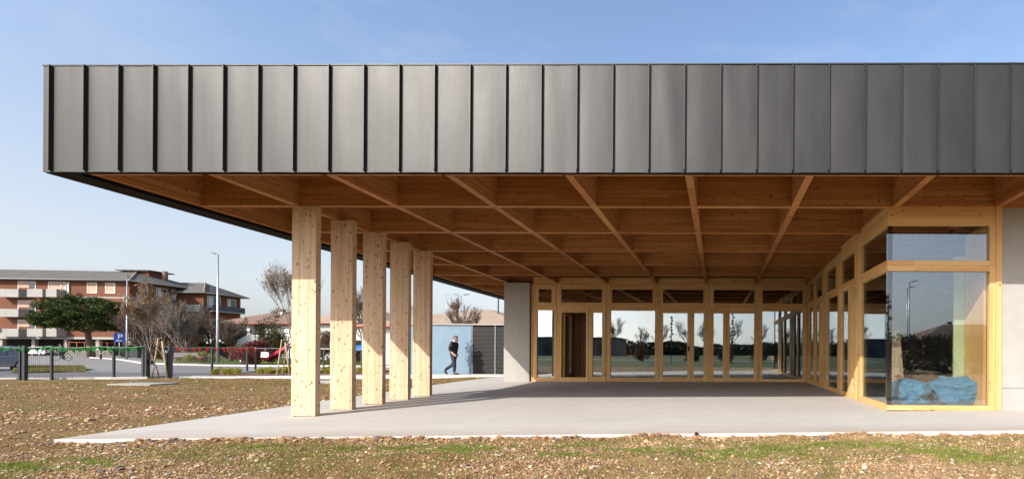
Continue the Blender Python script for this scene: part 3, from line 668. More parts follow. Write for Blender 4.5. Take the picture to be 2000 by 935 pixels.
# ---- fences, gate, bunting
plain('fence_grey', (0.045, 0.048, 0.055), .5, .3, var=.1); plain('galvanised', (0.42, 0.43, 0.44), .4, .7)
def post(m_, p, h, wd): m_.box(p.x - wd / 2, p.x + wd / 2, p.y - wd / 2, p.y + wd / 2, p.z - .1, p.z + h)
def wire_panel(a, b, h, sp_=.05):
    m = MB(); L = (b - a).length; n_ = int(L / sp_); r = .0021
    for i in range(1, n_):
        p = a.lerp(b, i / n_); m.box(p.x - r, p.x + r, p.y - r, p.y + r, p.z + .03, p.z + h - .02)
    for zz_ in (.06, .35, .7, 1.05, h - .04):
        d_ = (b - a).normalized(); n2 = d_.cross(Vector((0, 0, 1))) * r
        up = Vector((0, 0, r * 2)); A, B = a + Vector((0, 0, zz_)), b + Vector((0, 0, zz_))
        m.hexa([A - n2, B - n2, B + n2, A + n2, A - n2 + up, B - n2 + up, B + n2 + up, A + n2 + up])
    return m
def fence(label, posts, h=1.38, panels=True, group=None):
    b0 = posts[0][0]; f_ = thing('mesh_fence', label, 'fence', b0, group=group)
    for p, wd in posts:
        m = MB(); post(m, p - b0, h, wd); m.build('post', 'fence_grey', f_, bevel=.004)
    if panels:
        for (p, _), (q_, _) in zip(posts[:-1], posts[1:]):
            if (q_ - p).length > .5: wire_panel(p - b0, q_ - b0, h).build('wire_panel', 'fence_grey', f_)
    return f_
V3 = lambda px, Y, z=G0: Vector((atY(px, 740, Y).x, Y, z))
fA = [(V3(-60, 18.0), .06), (V3(39, 18.55), .06), (V3(48.5, 18.6), .11), (V3(101, 19.0), .06), (V3(222, 19.75), .07), (V3(280, 20.15), .09)]
fence('dark mesh fence with green flags in front of the car park', fA)
gt = thing('gate', 'dark metal mesh gate leaf between two thick posts beside the staked sapling', 'gate', V3(286, 20.2))
g0, g1 = V3(286, 20.2), V3(331, 20.75); o = g0
m = MB(); post(m, g0 - o, 1.42, .13); m.build('post', 'fence_grey', gt, bevel=.005)
m = MB(); post(m, g1 - o, 1.42, .12); m.build('post', 'fence_grey', gt, bevel=.005)
a, b = g0.lerp(g1, .12) - o, g0.lerp(g1, .88) - o
for (p, q_) in ((a, a + Vector((0, 0, 1.3))), (b, b + Vector((0, 0, 1.3))), (a + Vector((0, 0, .08)), b + Vector((0, 0, .08))), (a + Vector((0, 0, 1.3)), b + Vector((0, 0, 1.3)))):
    MB().tube([p, q_], .025, 6).build('leaf_bar', 'fence_grey', gt)
wire_panel(a, b, 1.28).build('wire_panel', 'fence_grey', gt)
MB().box(a.x + .02, a.x + .16, a.y - .06, a.y + .06, .62, .80).build('lock_box', 'black_metal', gt)
MB().box(b.x + .03, b.x + .07, b.y - .1, b.y - .04, 1.1, 1.22).build('hinge', 'steel', gt)
MB().box(b.x + .03, b.x + .07, b.y - .1, b.y - .04, .2, .3).build('hinge', 'steel', gt)
fence('dark mesh fence panel with orange red flags right of the gate', [(V3(335, 20.9), .05), (V3(414, 24.2), .07), (V3(482.5, 25.9), .07)])
f3 = fence('row of slim grey posts carrying a pale handrail, left of the first column', [(V3(499, 26.2), .06), (V3(565, 30.5), .06), (V3(632, 30.8), .06), (V3(705.5, 31.0), .06)], 1.33, False)
b0 = V3(499, 26.2)
MB().tube([V3(499, 26.2, 1.22) - b0, V3(565, 30.5, 1.22) - b0, V3(632, 30.8, 1.22) - b0, V3(705.5, 31, 1.22) - b0], .022, 6).build('handrail', 'white_paint', f3)
leafm('flag_green', ((0.015, 0.2, 0.04), (0.02, 0.26, 0.05), (0.03, 0.32, 0.07)), .5); leafm('flag_red', ((0.65, 0.07, 0.015), (0.75, 0.09, 0.02), (0.8, 0.12, 0.03)), .5)
def bunting(label, A, B, n_, mat, seed, sag=.05, wv=.2, hv=.24):
    r = random.Random(seed); th = thing('bunting', label, 'bunting', A)
    L = B - A; pts = [L * (i / 30) - Vector((0, 0, sag * math.sin(math.pi * ((i / 30 * 3) % 1)))) for i in range(31)]
    MB().tube(pts, .006, 4).build('cord', 'white_paint', th)
    d_ = L.normalized(); nrm = d_.cross(Vector((0, 0, 1)))
    for i in range(n_):
        u = (i + .5 + r.uniform(-.15, .15)) / n_; p = L * u - Vector((0, 0, sag * math.sin(math.pi * ((u * 3) % 1)))); w_ = wv * r.uniform(.85, 1.1) / 2; h_ = hv * r.uniform(.8, 1.05)
        sw = r.uniform(-.45, .45); a, b, c = p - d_ * w_, p + d_ * w_, p + Vector((0, 0, -h_)) + d_ * sw * h_ + nrm * r.uniform(-.1, .1)
        mid_ = (a + b + c) / 3 + nrm * r.uniform(-.05, .05)
        MB().add([a, b, c, mid_, a + nrm * .004, b + nrm * .004, c + nrm * .004, mid_ + nrm * .004], [(0, 1, 3), (1, 2, 3), (2, 0, 3), (5, 4, 7), (6, 5, 7), (4, 6, 7)], 0, True).build('flag', mat, th)
bunting('string of green pennant flags along the car park fence', V3(-8, 18.25, 1.22), V3(281, 20.1, 1.27), 21, 'flag_green', 1, .06, .2, .24)
bunting('string of orange red pennant flags right of the gate', V3(336, 20.85, 1.24), V3(499, 26.1, 1.28), 12, 'flag_red', 2, .03, .2, .27)

# ---- foliage and trees
def leaf_cloud(pts, size, rs, jit=.6):
    n_ = len(pts); a = rs.normal(0, 1, (n_, 3)); a /= np.linalg.norm(a, axis=1)[:, None]; b = rs.normal(0, 1, (n_, 3)); b -= a * (a * b).sum(1)[:, None]; b /= np.linalg.norm(b, axis=1)[:, None]
    s_ = size * rs.uniform(1 - jit, 1 + jit, (n_, 1)); A = a * s_; B = b * s_ * .55
    return np.stack([pts - A, pts + B * .9 - A * .1, pts + A, pts - B * .9 + A * .1], 1).reshape(-1, 3), np.arange(4 * n_).reshape(-1, 4)
def cloud_obj(name, pts, size, mat, parent=None, loc=(0, 0, 0), seed=0, jit=.6):
    rs = np.random.default_rng(seed); co, q = leaf_cloud(pts, size, rs, jit); me = bpy.data.meshes.new(name); fast_mesh(me, co, q, False); me.materials.append(MAT[mat]); return link(name, me, parent, loc)
def blob_pts(n_, blobs, seed, shell=.5):
    rs = np.random.default_rng(seed); w_ = np.array([b[3] * b[4] * b[5] for b in blobs]) ** .67; w_ /= w_.sum(); k = rs.choice(len(blobs), n_, p=w_)
    d_ = rs.normal(0, 1, (n_, 3)); d_ /= np.linalg.norm(d_, axis=1)[:, None]; r = rs.uniform(shell, 1.05, n_)[:, None]; B = np.array(blobs)
    return B[k, :3] + d_ * r * B[k, 3:6]
plain('bark', (0.125, 0.085, 0.062), .9, var=.3, scale=9); plain('pale_bark', (0.22, 0.18, 0.145), .9, var=.25, scale=9); plain('pine_bark', (0.15, 0.085, 0.055), .9, var=.3, scale=6)
plain('stake_wood', (0.50, 0.36, 0.19), .8, var=.15)
leafm('pine_leaf', ((0.022, 0.034, 0.007), (0.052, 0.075, 0.014), (0.10, 0.12, 0.03)), .15)
leafm('hedge_leaf', ((0.012, 0.018, 0.008), (0.03, 0.04, 0.014), (0.06, 0.06, 0.025)), .1)
leafm('olive_leaf', ((0.03, 0.032, 0.012), (0.075, 0.065, 0.022), (0.16, 0.11, 0.04)), .15); leafm('autumn_leaf', ((0.16, 0.075, 0.02), (0.30, 0.16, 0.04), (0.45, 0.33, 0.10)), .3); leafm('red_leaf', ((0.06, 0.012, 0.012), (0.15, 0.025, 0.018), (0.25, 0.06, 0.03)), .2)
leafm('yellow_leaf', ((0.16, 0.17, 0.02), (0.36, 0.33, 0.04), (0.50, 0.46, 0.09)), .25); leafm('brown_leaf', ((0.10, 0.065, 0.04), (0.17, 0.11, 0.06), (0.25, 0.17, 0.09)), .2)
def bare_tree(name, label, base, H, spread, seed, group=None, bark='bark', leaf=None, nleaf=0, lean=(0, 0), levels=5, fork=.3, trunk_r=None, density=1.0, lsize=.05, stems=1, up=.35):
    r = random.Random(seed); th = thing(name, label, 'tree', base, group=group); tm, cm = MB(), MB(); tips = []
    tr = trunk_r or H * .017
    def grow(p, d_, L, rad, lv):
        n_ = 3 if lv < 3 else 2; pts = [p]; dd = d_.copy()
        for i in range(n_):
            dd = (dd + Vector((r.uniform(-.16, .16), r.uniform(-.16, .16), r.uniform(-.03, .13)))).normalized(); pts.append(pts[-1] + dd * L / n_)
        rs_ = [max(.0028, rad * (1 - .45 * i / n_)) for i in range(n_ + 1)]
        (tm if lv == 0 else cm).tube(pts, rs_, 7 if lv == 0 else (4 if lv < 3 else 3), cap=lv == 0)
        if lv >= levels: tips.append(pts[-1]); tips.append(pts[-2]); return
        nb = (r.randint(3, 4) if lv < 2 else r.randint(3, 5)); nb = max(2, round(nb * density))
        for i in range(nb):
            t_ = 1.0 if i == 0 else r.uniform(.35, 1.0); k = min(n_ - 1, int(t_ * n_)); q_ = pts[k].lerp(pts[k + 1], t_ * n_ - k)
            ang = r.uniform(0, 6.28); out = Vector((math.cos(ang), math.sin(ang), 0)); sp_ = spread * (.55 if i == 0 else 1.0) * r.uniform(.6, 1.25)
            nd = (dd * (1 - .35 * sp_) + out * sp_ + Vector((0, 0, up * r.uniform(.4, 1)))).normalized()
            grow(q_, nd, L * r.uniform(.58, .82) * (1.05 if lv == 0 else 1), rad * (.62 if i else .72), lv + 1)
    for s_ in range(stems):
        grow(Vector((0, 0, -.05)), Vector((lean[0] + (r.uniform(-.25, .25) if stems > 1 else 0), lean[1], 1)).normalized(), H * fork, tr, 0)
    tm.build('trunk', bark, th); cm.build('crown', bark, th)
    if nleaf and leaf:
        rs = np.random.default_rng(seed); T = np.array([tuple(p) for p in tips]); k = rs.choice(len(T), nleaf); cloud_obj('foliage', T[k] + rs.normal(0, .06, (nleaf, 3)), lsize, leaf, th, seed=seed)
    return th
def dup(th, base, rz, label, s_=1.0):
    c = copy_tree(th); c.location = base; c.rotation_euler = (0, 0, rz); c.scale = (s_, s_, s_); c['label'] = label; return c
D = lambda px, Y, z=G0: Vector((atY(px, 700, Y).x, Y, z))
tA = bare_tree('bare_tree', 'wide bare grey-brown tree behind the parking sign', D(322, 56), 7.6, .75, 4, 'bare trees by the car park', levels=6, density=.9, lean=(-.25, 0), stems=2)
dup(tA, D(283, 62), 2.1, 'leafless tree spreading in front of the apartment block corner', 1.0)
dup(tA, D(400, 60), 4.0, 'leafless tree beneath the second apartment roof', .92)
bare_tree('bare_tree', 'pale-barked leaning bare tree with thin ochre leaves beside the bench', D(371, 48), 6.2, .62, 9, 'bare trees by the car park', 'pale_bark', 'brown_leaf', 500, (-.12, 0), 6, .32, lsize=.10, stems=2)
bare_tree('bare_tree', 'low forked bare tree right of the tall lamp post', D(452, 47), 4.6, .8, 15, 'bare trees by the car park', levels=6, fork=.34, trunk_r=.17, leaf='brown_leaf', nleaf=150, lsize=.1)
tB = bare_tree('bare_tree', 'slender bare tree glimpsed between the second and third columns', D(712, 44), 7.2, .5, 21, 'bare trees behind the columns', 'pale_bark', levels=6)
dup(tB, D(775, 46), 1.5, 'slender bare tree glimpsed between the fourth and fifth columns', .9)
bare_tree('bare_tree', 'bare tree with a few dark leaves rising over the blue wall', D(903, 33), 4.9, .55, 25, None, 'bark', 'brown_leaf', 320, (0, 0), 6, .32, lsize=.06)
def sapling(label, p, H, seed, nleaf, leaf, sp_, lsz=.045):
    t_ = bare_tree('young_tree', label, p, H, sp_, seed, 'staked young trees', 'pale_bark', leaf, nleaf, (0, 0), 6, .42, .028, lsize=lsz, up=.7)
    for sx in (-1, 1): MB().tube([(sx * .28, .05 * sx, -.05), (sx * .05, .02 * sx, 1.72)], .024, 8).build('stake', 'stake_wood', t_)
    MB().tube([(-.09, .03, 1.66), (.09, -.03, 1.66)], .045, 8).build('tie', 'black_metal', t_)
    return t_
sapling('young tree tied to two stakes beside the gate', Vector((*atY(312, 738, 20.35)[:2], -.1)), 3.5, 31, 900, 'autumn_leaf', .40)
sapling('young tree tied to two stakes just left of the first column', Vector((*atY(553, 735, 22.2)[:2], -.1)), 4.3, 34, 700, 'autumn_leaf', .42)
# umbrella pine
pb = D(171, 66); pine = thing('umbrella_pine', 'dark green umbrella pine with a broad flat crown before the brick apartments', 'tree', pb)
m = MB(); m.tube([(0.5, 0, 0), (.35, 0, 1.6), (-.1, .1, 3.0), (-.2, .1, 4.2)], [.42, .34, .3, .26], 9)
m.build('trunk', 'pine_bark', pine); r = random.Random(5); m = MB(); blobs = []
for i in range(170):
    a = r.uniform(0, 6.28); ct = r.uniform(-.75, 1); st_ = math.sqrt(1 - ct * ct); q_ = r.uniform(.55, 1) ** .6
    x, y = 4.9 * q_ * st_ * math.cos(a) - .1, 4.4 * q_ * st_ * math.sin(a); zc = 5.5 + (2.7 if ct > 0 else 2.0) * q_ * ct; s_ = r.uniform(.5, 1.0)
    blobs.append((x, y, zc + r.uniform(-.25, .2), s_ * 1.1, s_ * 1.1, s_ * .7))
    if i % 10 == 0: m.tube([(-.2, .1, 3.4), (x * .5, y * .5, zc * .55 + 1.6), (x, y, zc)], [.13, .09, .04], 5)
m.build('limb', 'pine_bark', pine)
cloud_obj('crown', blob_pts(100000, blobs, 6, .3), .095, 'pine_leaf', pine, seed=6, jit=.7)
def shrub(name, label, p, blobs, n_, size, mat, cat='shrub', group=None, seed=1, shell=.3, stem=True):
    th = thing(name, label, cat, p, group=group); m = MB(); r = random.Random(seed)
    for b in blobs[:8]: m.tube([(b[0] * .2, b[1] * .2, -.05), (b[0] * .6, b[1] * .6, b[2] * .6), (b[0], b[1], b[2])], [.05, .035, .015], 4)
    if stem: m.build('stem', 'bark', th)
    cloud_obj('foliage', blob_pts(n_, blobs, seed, shell), size, mat, th, seed=seed); return th
def rblobs(n_, rx, ry, h, s_, seed, flat=.8):
    r = random.Random(seed); o = []
    for i in range(n_):
        a = r.uniform(0, 6.28); q_ = math.sqrt(r.uniform(0, 1)); z = r.uniform(.25, 1) * h * (1 - .35 * q_ * q_); k = s_ * r.uniform(.7, 1.3)
        o.append((rx * q_ * math.cos(a), ry * q_ * math.sin(a), z - k * .4, k, k, k * flat))
    return o
shrub('red_shrub', 'round dark red-leaved shrub beyond the handrail', D(500, 40), rblobs(18, 1.3, 1.0, 2.1, .5, 3), 7000, .055, 'red_leaf', seed=3)
shrub('evergreen_shrub', 'tall dark evergreen mixed with ochre left of the first column', D(528, 44), rblobs(24, .85, .85, 5.2, .65, 8, 1.3), 11000, .06, 'olive_leaf', seed=8)
shrub('autumn_shrub', 'rusty autumn shrub seen between the first and second columns', D(640, 42), rblobs(24, 1.4, 1.2, 3.6, .6, 12), 10000, .065, 'brown_leaf', seed=12)
for i, (px, Y, rx, h, lab, mt) in enumerate(((300, 66, 4, 2.6, 'dark hedge clump below the wide bare tree', 'hedge_leaf'), (352, 63, 3.4, 3.0, 'dark hedge clump behind the bench', 'hedge_leaf'), (415, 60, 3.2, 2.8, 'dark hedge clump behind the tall lamp post', 'hedge_leaf'), (335, 57, 2.2, 2.9, 'ochre shrub behind the gate', 'brown_leaf'), (705, 52, 3, 2.2, 'dark hedge clump behind the second column', 'hedge_leaf'), (395, 45, .9, 1.0, 'small green shrub beside the flower pot', 'yellow_leaf'), (262, 74, 3.5, 2.4, 'dark hedge clump behind the parking sign', 'hedge_leaf'))):
    shrub('hedge_shrub', lab, D(px, Y), rblobs(20, rx, 1.4, h, .75 if h > 1.5 else .35, 40 + i), 6500, .10 if h > 1.5 else .05, mt, seed=40 + i)
for i, (px, Y, rx, lab) in enumerate(((440, 23.6, .62, 'low yellow-green cushion bush right of the fence post'), (524, 25.0, .55, 'low yellow-green cushion bush left of the staked young tree'), (556, 25.4, .5, 'low yellow-green cushion bush behind the staked young tree'), (640, 25.6, .35, 'low yellow-green bush between the first and second columns'), (708, 25.8, .35, 'low yellow-green bush between the second and third columns'))):
    shrub('cushion_bush', lab, Vector((atY(px, 730, Y).x, Y, -.08)), rblobs(18, rx, .4, .36, .17, 60 + i), 2200, .035, 'yellow_leaf', group='cushion bushes in the mulch bed', seed=60 + i, stem=False)
# ---- lamps, signs, play things
def lamp(label, p, H, arm=(-.5, 0), mat='galvanised', head2=False, group='street lamps'):
    th = thing('street_lamp', label, 'street lamp', p, group=group)
    MB().tube([(0, 0, -.1), (0, 0, H * .25), (0, 0, H)], [.095, .08, .05], 10).build('pole', mat, th)
    for k, (ax, ay) in enumerate([arm] + ([(-arm[0] * .8, arm[1])] if head2 else [])):
        MB().tube([(0, 0, H - .05), (ax * .6, ay * .6, H + .06)], .03, 6).build('arm', mat, th)
        MB().hexa([(ax * .55 - ay * .12, ay * .55 - .12, H + .04), (ax * 1.45, ay * 1.45 - .12, H + .13), (ax * 1.45, ay * 1.45 + .12, H + .13), (ax * .55, ay * .55 + .12, H + .04), (ax * .55, ay * .55 - .1, H + .12), (ax * 1.4, ay * 1.4 - .1, H + .19), (ax * 1.4, ay * 1.4 + .1, H + .19), (ax * .55, ay * .55 + .1, H + .12)]).build('lamp_head', 'fence_grey', th)
lamp('tall grey street lamp standing alone against the sky beside the play lawn', D(424.5, 40), 9.2, (-.45, .1))
lamp('tall grey street lamp in front of the apartment block corner', D(247.5, 55), 9.5, (-.35, .4))
lamp('slim street lamp with its head below the apartment eaves', D(241.5, 70), 9.1, (-.6, 0), 'balcony_concrete')
lamp('street lamp with two heads above the tree behind the blue wall', D(900, 62), 8.4, (-.8, .2), head2=True)
lamp('dark lamp pole rising beside the concrete pier', D(972.5, 44), 9.0, (.5, .5), 'fence_grey')
lamp('distant lamp pole with two heads next to the concrete pier', D(985, 75), 5.6, (-.8, 0), head2=True)
ant = thing('roof_aerial', 'thin television aerial on the tiled roof beyond the blue wall', 'aerial', D(871, 41, 3.0))
MB().tube([(0, 0, 0), (0, 0, 3.0)], .02, 5).build('mast', 'galvanised', ant)
for i in range(5): MB().tube([(-.35 + .04 * i, 0, 2.9 - i * .28), (.35 - .04 * i, 0, 2.9 - i * .28)], .012, 4).build('rod', 'galvanised', ant)
plain('sign_blue', (0.01, 0.06, 0.30), .4, var=.05)
def text_mesh(name, body, size, mat, parent, loc, rot, ext=.004):
    cu = bpy.data.curves.new(name, 'FONT'); cu.body = body; cu.size = size; cu.extrude = ext; cu.align_x = 'CENTER'; cu.align_y = 'CENTER'
    tmp = bpy.data.objects.new(name, cu); COL.objects.link(tmp); dg = bpy.context.evaluated_depsgraph_get(); me = bpy.data.meshes.new_from_object(tmp.evaluated_get(dg)); bpy.data.objects.remove(tmp)
    me.materials.clear(); me.materials.append(MAT[mat]); o = link(name, me, parent, loc); o.rotation_euler = rot; return o
ps = thing('parking_sign', 'blue square parking sign with white P and arrow on a thin pole', 'road sign', D(233, 53), math.radians(46))
MB().tube([(0, 0, -.1), (0, 0, 2.9)], .035, 8).build('pole', 'galvanised', ps)
MB().box(-.40, .40, -.05, -.035, 1.95, 3.0).build('plate', 'sign_blue', ps, bevel=.004)
text_mesh('letter', 'P', .78, 'white_paint', ps, (.05, -.056, 2.55), (math.pi / 2, 0, 0))
MB().add([(-.28, -.057, 2.13), (-.12, -.057, 2.03), (-.12, -.057, 2.10), (.22, -.057, 2.10), (.22, -.057, 2.16), (-.12, -.057, 2.16), (-.12, -.057, 2.23)], [(0, 1, 2, 5, 6), (2, 3, 4, 5)]).build('arrow', 'white_paint', ps)
bn = thing('bench', 'weathered wooden park bench under the pale leaning tree', 'bench', D(362, 45), math.radians(38)); plain('grey_wood', (0.36, 0.33, 0.28), .85)
MB().box(-.8, .8, -.22, .22, .42, .47).build('seat', 'grey_wood', bn); MB().hexa([(-.8, .22, .52), (.8, .22, .52), (.8, .25, .52), (-.8, .25, .52), (-.8, .32, .92), (.8, .32, .92), (.8, .35, .92), (-.8, .35, .92)]).build('backrest', 'grey_wood', bn)
for sx in (-.65, .65):
    MB().box(sx - .04, sx + .04, -.2, -.12, -.05, .42).build('leg', 'grey_wood', bn); MB().box(sx - .04, sx + .04, .14, .22, -.05, .52).build('leg', 'grey_wood', bn)
plain('play_red', (0.55, 0.025, 0.06), .4, var=.08); plain('pot_red', (0.35, 0.09, 0.05), .8)
sd = thing('slide', 'red playground slide on the lawn left of the first column', 'slide', D(545, 40.5))
MB().hexa([(-1.05, -.25, .25), (.9, -.25, 1.45), (.9, .25, 1.45), (-1.05, .25, .25), (-1.05, -.25, .31), (.9, -.25, 1.51), (.9, .25, 1.51), (-1.05, .25, .31)]).build('chute', 'play_red', sd)
for sy in (-.28, .25): MB().hexa([(-1.05, sy, .22), (.9, sy, 1.42), (.9, sy + .03, 1.42), (-1.05, sy + .03, .22), (-1.05, sy, .48), (.9, sy, 1.68), (.9, sy + .03, 1.68), (-1.05, sy + .03, .48)]).build('side_rail', 'play_red', sd)
for sy in (-.22, .22): MB().tube([(1.25, sy, -.05), (.92, sy, 1.9)], .03, 6).build('ladder_post', 'galvanised', sd)
MB().tube([(-.9, 0, -.05), (-.9, 0, .3)], .03, 6).build('foot', 'galvanised', sd)
sr = thing('spring_rider', 'small pink spring rider on the play lawn beside the forked tree', 'play equipment', D(470.5, 42)); MB().tube([(0, 0, -.05), (0, 0, .4)], .07, 8).build('spring', 'galvanised', sr)
MB().sphere((0, 0, .62), (.36, .14, .28), 10, 7).sphere((-.28, 0, .95), (.14, .1, .2), 8, 6).build('seat_animal', 'play_red', sr)
wp = thing('notice_plate', 'white rounded notice plate hung on the handrail before the red shrub', 'sign', V3(517, 27.3, .86)); MB().prism([(-.24, .0), (.14, .0), (.22, .03), (.22, .0)], 0, .01)
m = MB(); pr_ = [(-.24, -.15), (.12, -.15), (.21, -.09), (.24, 0), (.21, .1), (.12, .15), (-.22, .15)]
m.add([(x, 0, z) for x, z in pr_] + [(x, .015, z) for x, z in pr_], [tuple(range(7)), tuple(range(13, 6, -1))] + [(i, i + 7, (i + 1) % 7 + 7, (i + 1) % 7) for i in range(7)]); m.build('plate', 'white_paint', wp)
MB().tube([(0, .02, .14), (0, .02, .36)], .01, 5).build('hanger', 'galvanised', wp)
fp = thing('flower_pot', 'terracotta flower pot on the play lawn near the bench', 'flower pot', D(396.5, 43)); m = MB(); m.tube([(0, 0, 0), (0, 0, .45), (0, 0, .46), (0, 0, .55)], [.2, .32, .36, .36], 10); m.build('pot', 'pot_red', fp)
cloud_obj('plant', blob_pts(260, [(0, 0, .75, .35, .35, .3)], 2, .2), .07, 'yellow_leaf', fp, seed=2)
sw = thing('swing_frame', 'dark square play frame behind the staked young tree', 'play equipment', D(565, 38))
for sx in (-.35, .35): MB().tube([(sx, 0, -.05), (sx, 0, 1.75)], .045, 6).build('upright', 'pine_bark', sw)
MB().tube([(-.4, 0, 1.72), (.4, 0, 1.72)], .045, 6).build('crossbar', 'pine_bark', sw)
bl = thing('bollard', 'short grey bollard on the kerb below the pine', 'bollard', D(197, 56)); MB().tube([(0, 0, -.05), (0, 0, .8), (0, 0, .88)], [.09, .09, .05], 8).build('shaft', 'fence_grey', bl); MB().tube([(0, 0, .62), (0, 0, .7)], .095, 8).build('band', 'white_paint', bl)
for i, (px, c_, lab) in enumerate(((268, 'fence_grey', 'dark waste container left of the gate post'), (299, 'balcony_concrete', 'pale grey waste container behind the gate'))):
    wb = thing('waste_container', lab, 'bin', D(px, 58)); MB().hexa([(-.5, -.4, .15), (.5, -.4, .15), (.5, .4, .15), (-.5, .4, .15), (-.6, -.48, 1.15), (.6, -.48, 1.15), (.6, .48, 1.15), (-.6, .48, 1.15)]).build('body', c_, wb); MB().box(-.63, .63, -.52, .52, 1.15, 1.25).build('lid', 'fence_grey', wb)

# ---- cars
plain('tyre', (0.02, 0.02, 0.02), .8); plain('lamp_red', (0.4, 0.01, 0.01), .3); plain('chrome', (.6, .6, .6), .25, .9)
def paint(name, c):
    t = NT(name); t.fin(c, .3); t.set(t.b, 'Coat Weight', .6); t.set(t.b, 'Coat Roughness', .05); MAT[name] = t.m
for n_, c in (('paint_white', (.72, .72, .70)), ('paint_black', (.02, .02, .024)), ('paint_silverblue', (.14, .20, .27)), ('paint_red', (.16, .02, .02))): paint(n_, c)
def car(label, p, rz, pm, L=4.1, Wd=1.74, Hh=1.46, hatch=True, plate=False, group='parked cars'):
    th = thing('parked_car', label, 'car', p, rz, group)     # nose towards -x
    x0, x1 = -L / 2, L / 2
    prof = [(x0, .32), (x0 - .0, .62), (x0 + .12, .76), (x0 + L * .24, .92), (x1 - .18, .98), (x1 - .02, .92), (x1, .5), (x1 - .06, .28)]
    m = MB(); w_ = Wd / 2
    ys = [(-w_, .94), (-w_ + .05, 1.0), (0, 1.0), (w_ - .05, 1.0), (w_, .94)]; n_ = len(prof); vs = []
    for y, k in ys: vs += [(x * k, y, .6 + (z - .6) * (k if abs(y) > w_ - .01 else 1)) for x, z in prof]
    fs = [tuple(range(n_)), tuple(range(4 * n_ + n_ - 1, 4 * n_ - 1, -1))]
    for j in range(4):
        for i in range(n_): fs.append((j * n_ + i, (j + 1) * n_ + i, (j + 1) * n_ + (i + 1) % n_, j * n_ + (i + 1) % n_))
    m.add(vs, [f[::-1] for f in fs]); body = m.build('body', pm, th, bevel=.04)
    rx = x1 - (.12 if hatch else .75); tx = x1 - (.55 if hatch else 1.2); fx = x0 + L * .25; ux = x0 + L * .43; bw_, tw = w_ - .06, w_ - .2
    m = MB(); m.hexa([(fx, -bw_, .9), (rx, -bw_, .94), (rx, bw_, .94), (fx, bw_, .9), (ux, -tw, Hh - .05), (tx, -tw, Hh - .03), (tx, tw, Hh - .03), (ux, tw, Hh - .05)]); m.build('cabin', 'dark_gloss', th, bevel=.05)
    m = MB(); m.hexa([(ux - .06, -tw - .02, Hh - .07), (tx + .05, -tw - .02, Hh - .05), (tx + .05, tw + .02, Hh - .05), (ux - .06, tw + .02, Hh - .07), (ux + .15, -tw + .08, Hh), (tx - .12, -tw + .08, Hh - .01), (tx - .12, tw - .08, Hh - .01), (ux + .15, tw - .08, Hh)]); m.build('roof', pm, th, bevel=.03)
    for s_ in (-1, 1):
        for (xa, xb) in ((fx, ux), ((fx + rx) / 2 + .1, (ux + tx) / 2 + .1), (rx, tx)): MB().tube([(xa, s_ * (bw_ + .005), .92), (xb, s_ * (tw + .01), Hh - .06)], .045, 5).build('pillar', pm, th)
        MB().box(fx + .28, fx + .46, s_ * (w_ + .08) - .07, s_ * (w_ + .08) + .07, .95, 1.08).build('mirror', pm, th, bevel=.02)
        MB().box(x0 - .005, x0 + .16, s_ * (w_ - .28) - .16, s_ * (w_ - .28) + .16, .6, .74).build('headlight', 'chrome', th, bevel=.02)
        MB().box(x1 - .14, x1 + .008, s_ * (w_ - .17) - .12, s_ * (w_ - .17) + .12, .68, .92).build('tail_light', 'lamp_red', th, bevel=.02)
        for wx in (x0 + L * .19, x1 - L * .19):
            wh = MB(); wh.tube([(wx, s_ * (w_ - .2), .31), (wx, s_ * (w_ - .17), .31), (wx, s_ * (w_ + .005), .31), (wx, s_ * (w_ + .02), .31)], [.29, .32, .32, .26], 18); wo = wh.build('wheel', 'tyre', th)
            MB().tube([(wx, s_ * (w_ + .004), .31), (wx, s_ * (w_ + .03), .31)], [.21, .17], 14).build('rim', 'chrome', wo)
    MB().box(x1 - .1, x1 + .04, -w_ + .12, w_ - .12, .32, .5).build('bumper', 'fence_grey', th, bevel=.03)
    if plate:
        MB().box(x1 + .041, x1 + .05, -.26, .26, .56, .67).build('number_plate', 'white_paint', th); MB().box(x1 - .02, x1 + .012, -.5, .5, .82, .88).build('tailgate_trim', 'black_metal', th)
plain('dark_gloss', (0.015, 0.02, 0.024), .08, var=.02)
car('pale silver-blue hatchback seen from behind at the left edge, cut by the frame', Vector((atY(-44, 735, 26.5).x, 26.5, -.22)), math.radians(118), 'paint_silverblue', 3.9, 1.72, 1.5, plate=True)
car('white hatchback parked side-on before the apartment block', Vector((*atY(73, 694, 76)[:2], G0)), math.radians(5), 'paint_white', 4.2)
car('black car parked left of the white hatchback', Vector((*atY(22, 694, 75.5)[:2], G0)), math.radians(4), 'paint_black', 4.3, hatch=False)
car('white car behind the black car at the left edge', Vector((*atY(2, 692, 79)[:2], G0)), math.radians(4), 'paint_white', 4.4, hatch=False)
car('dark red car parked beyond the black car', Vector((*atY(34, 692, 80)[:2], G0)), math.radians(5), 'paint_red', 4.0)
car('dark car half hidden behind the cyclist', Vector((*atY(112, 694, 80)[:2], G0)), math.radians(3), 'paint_black', 4.1)

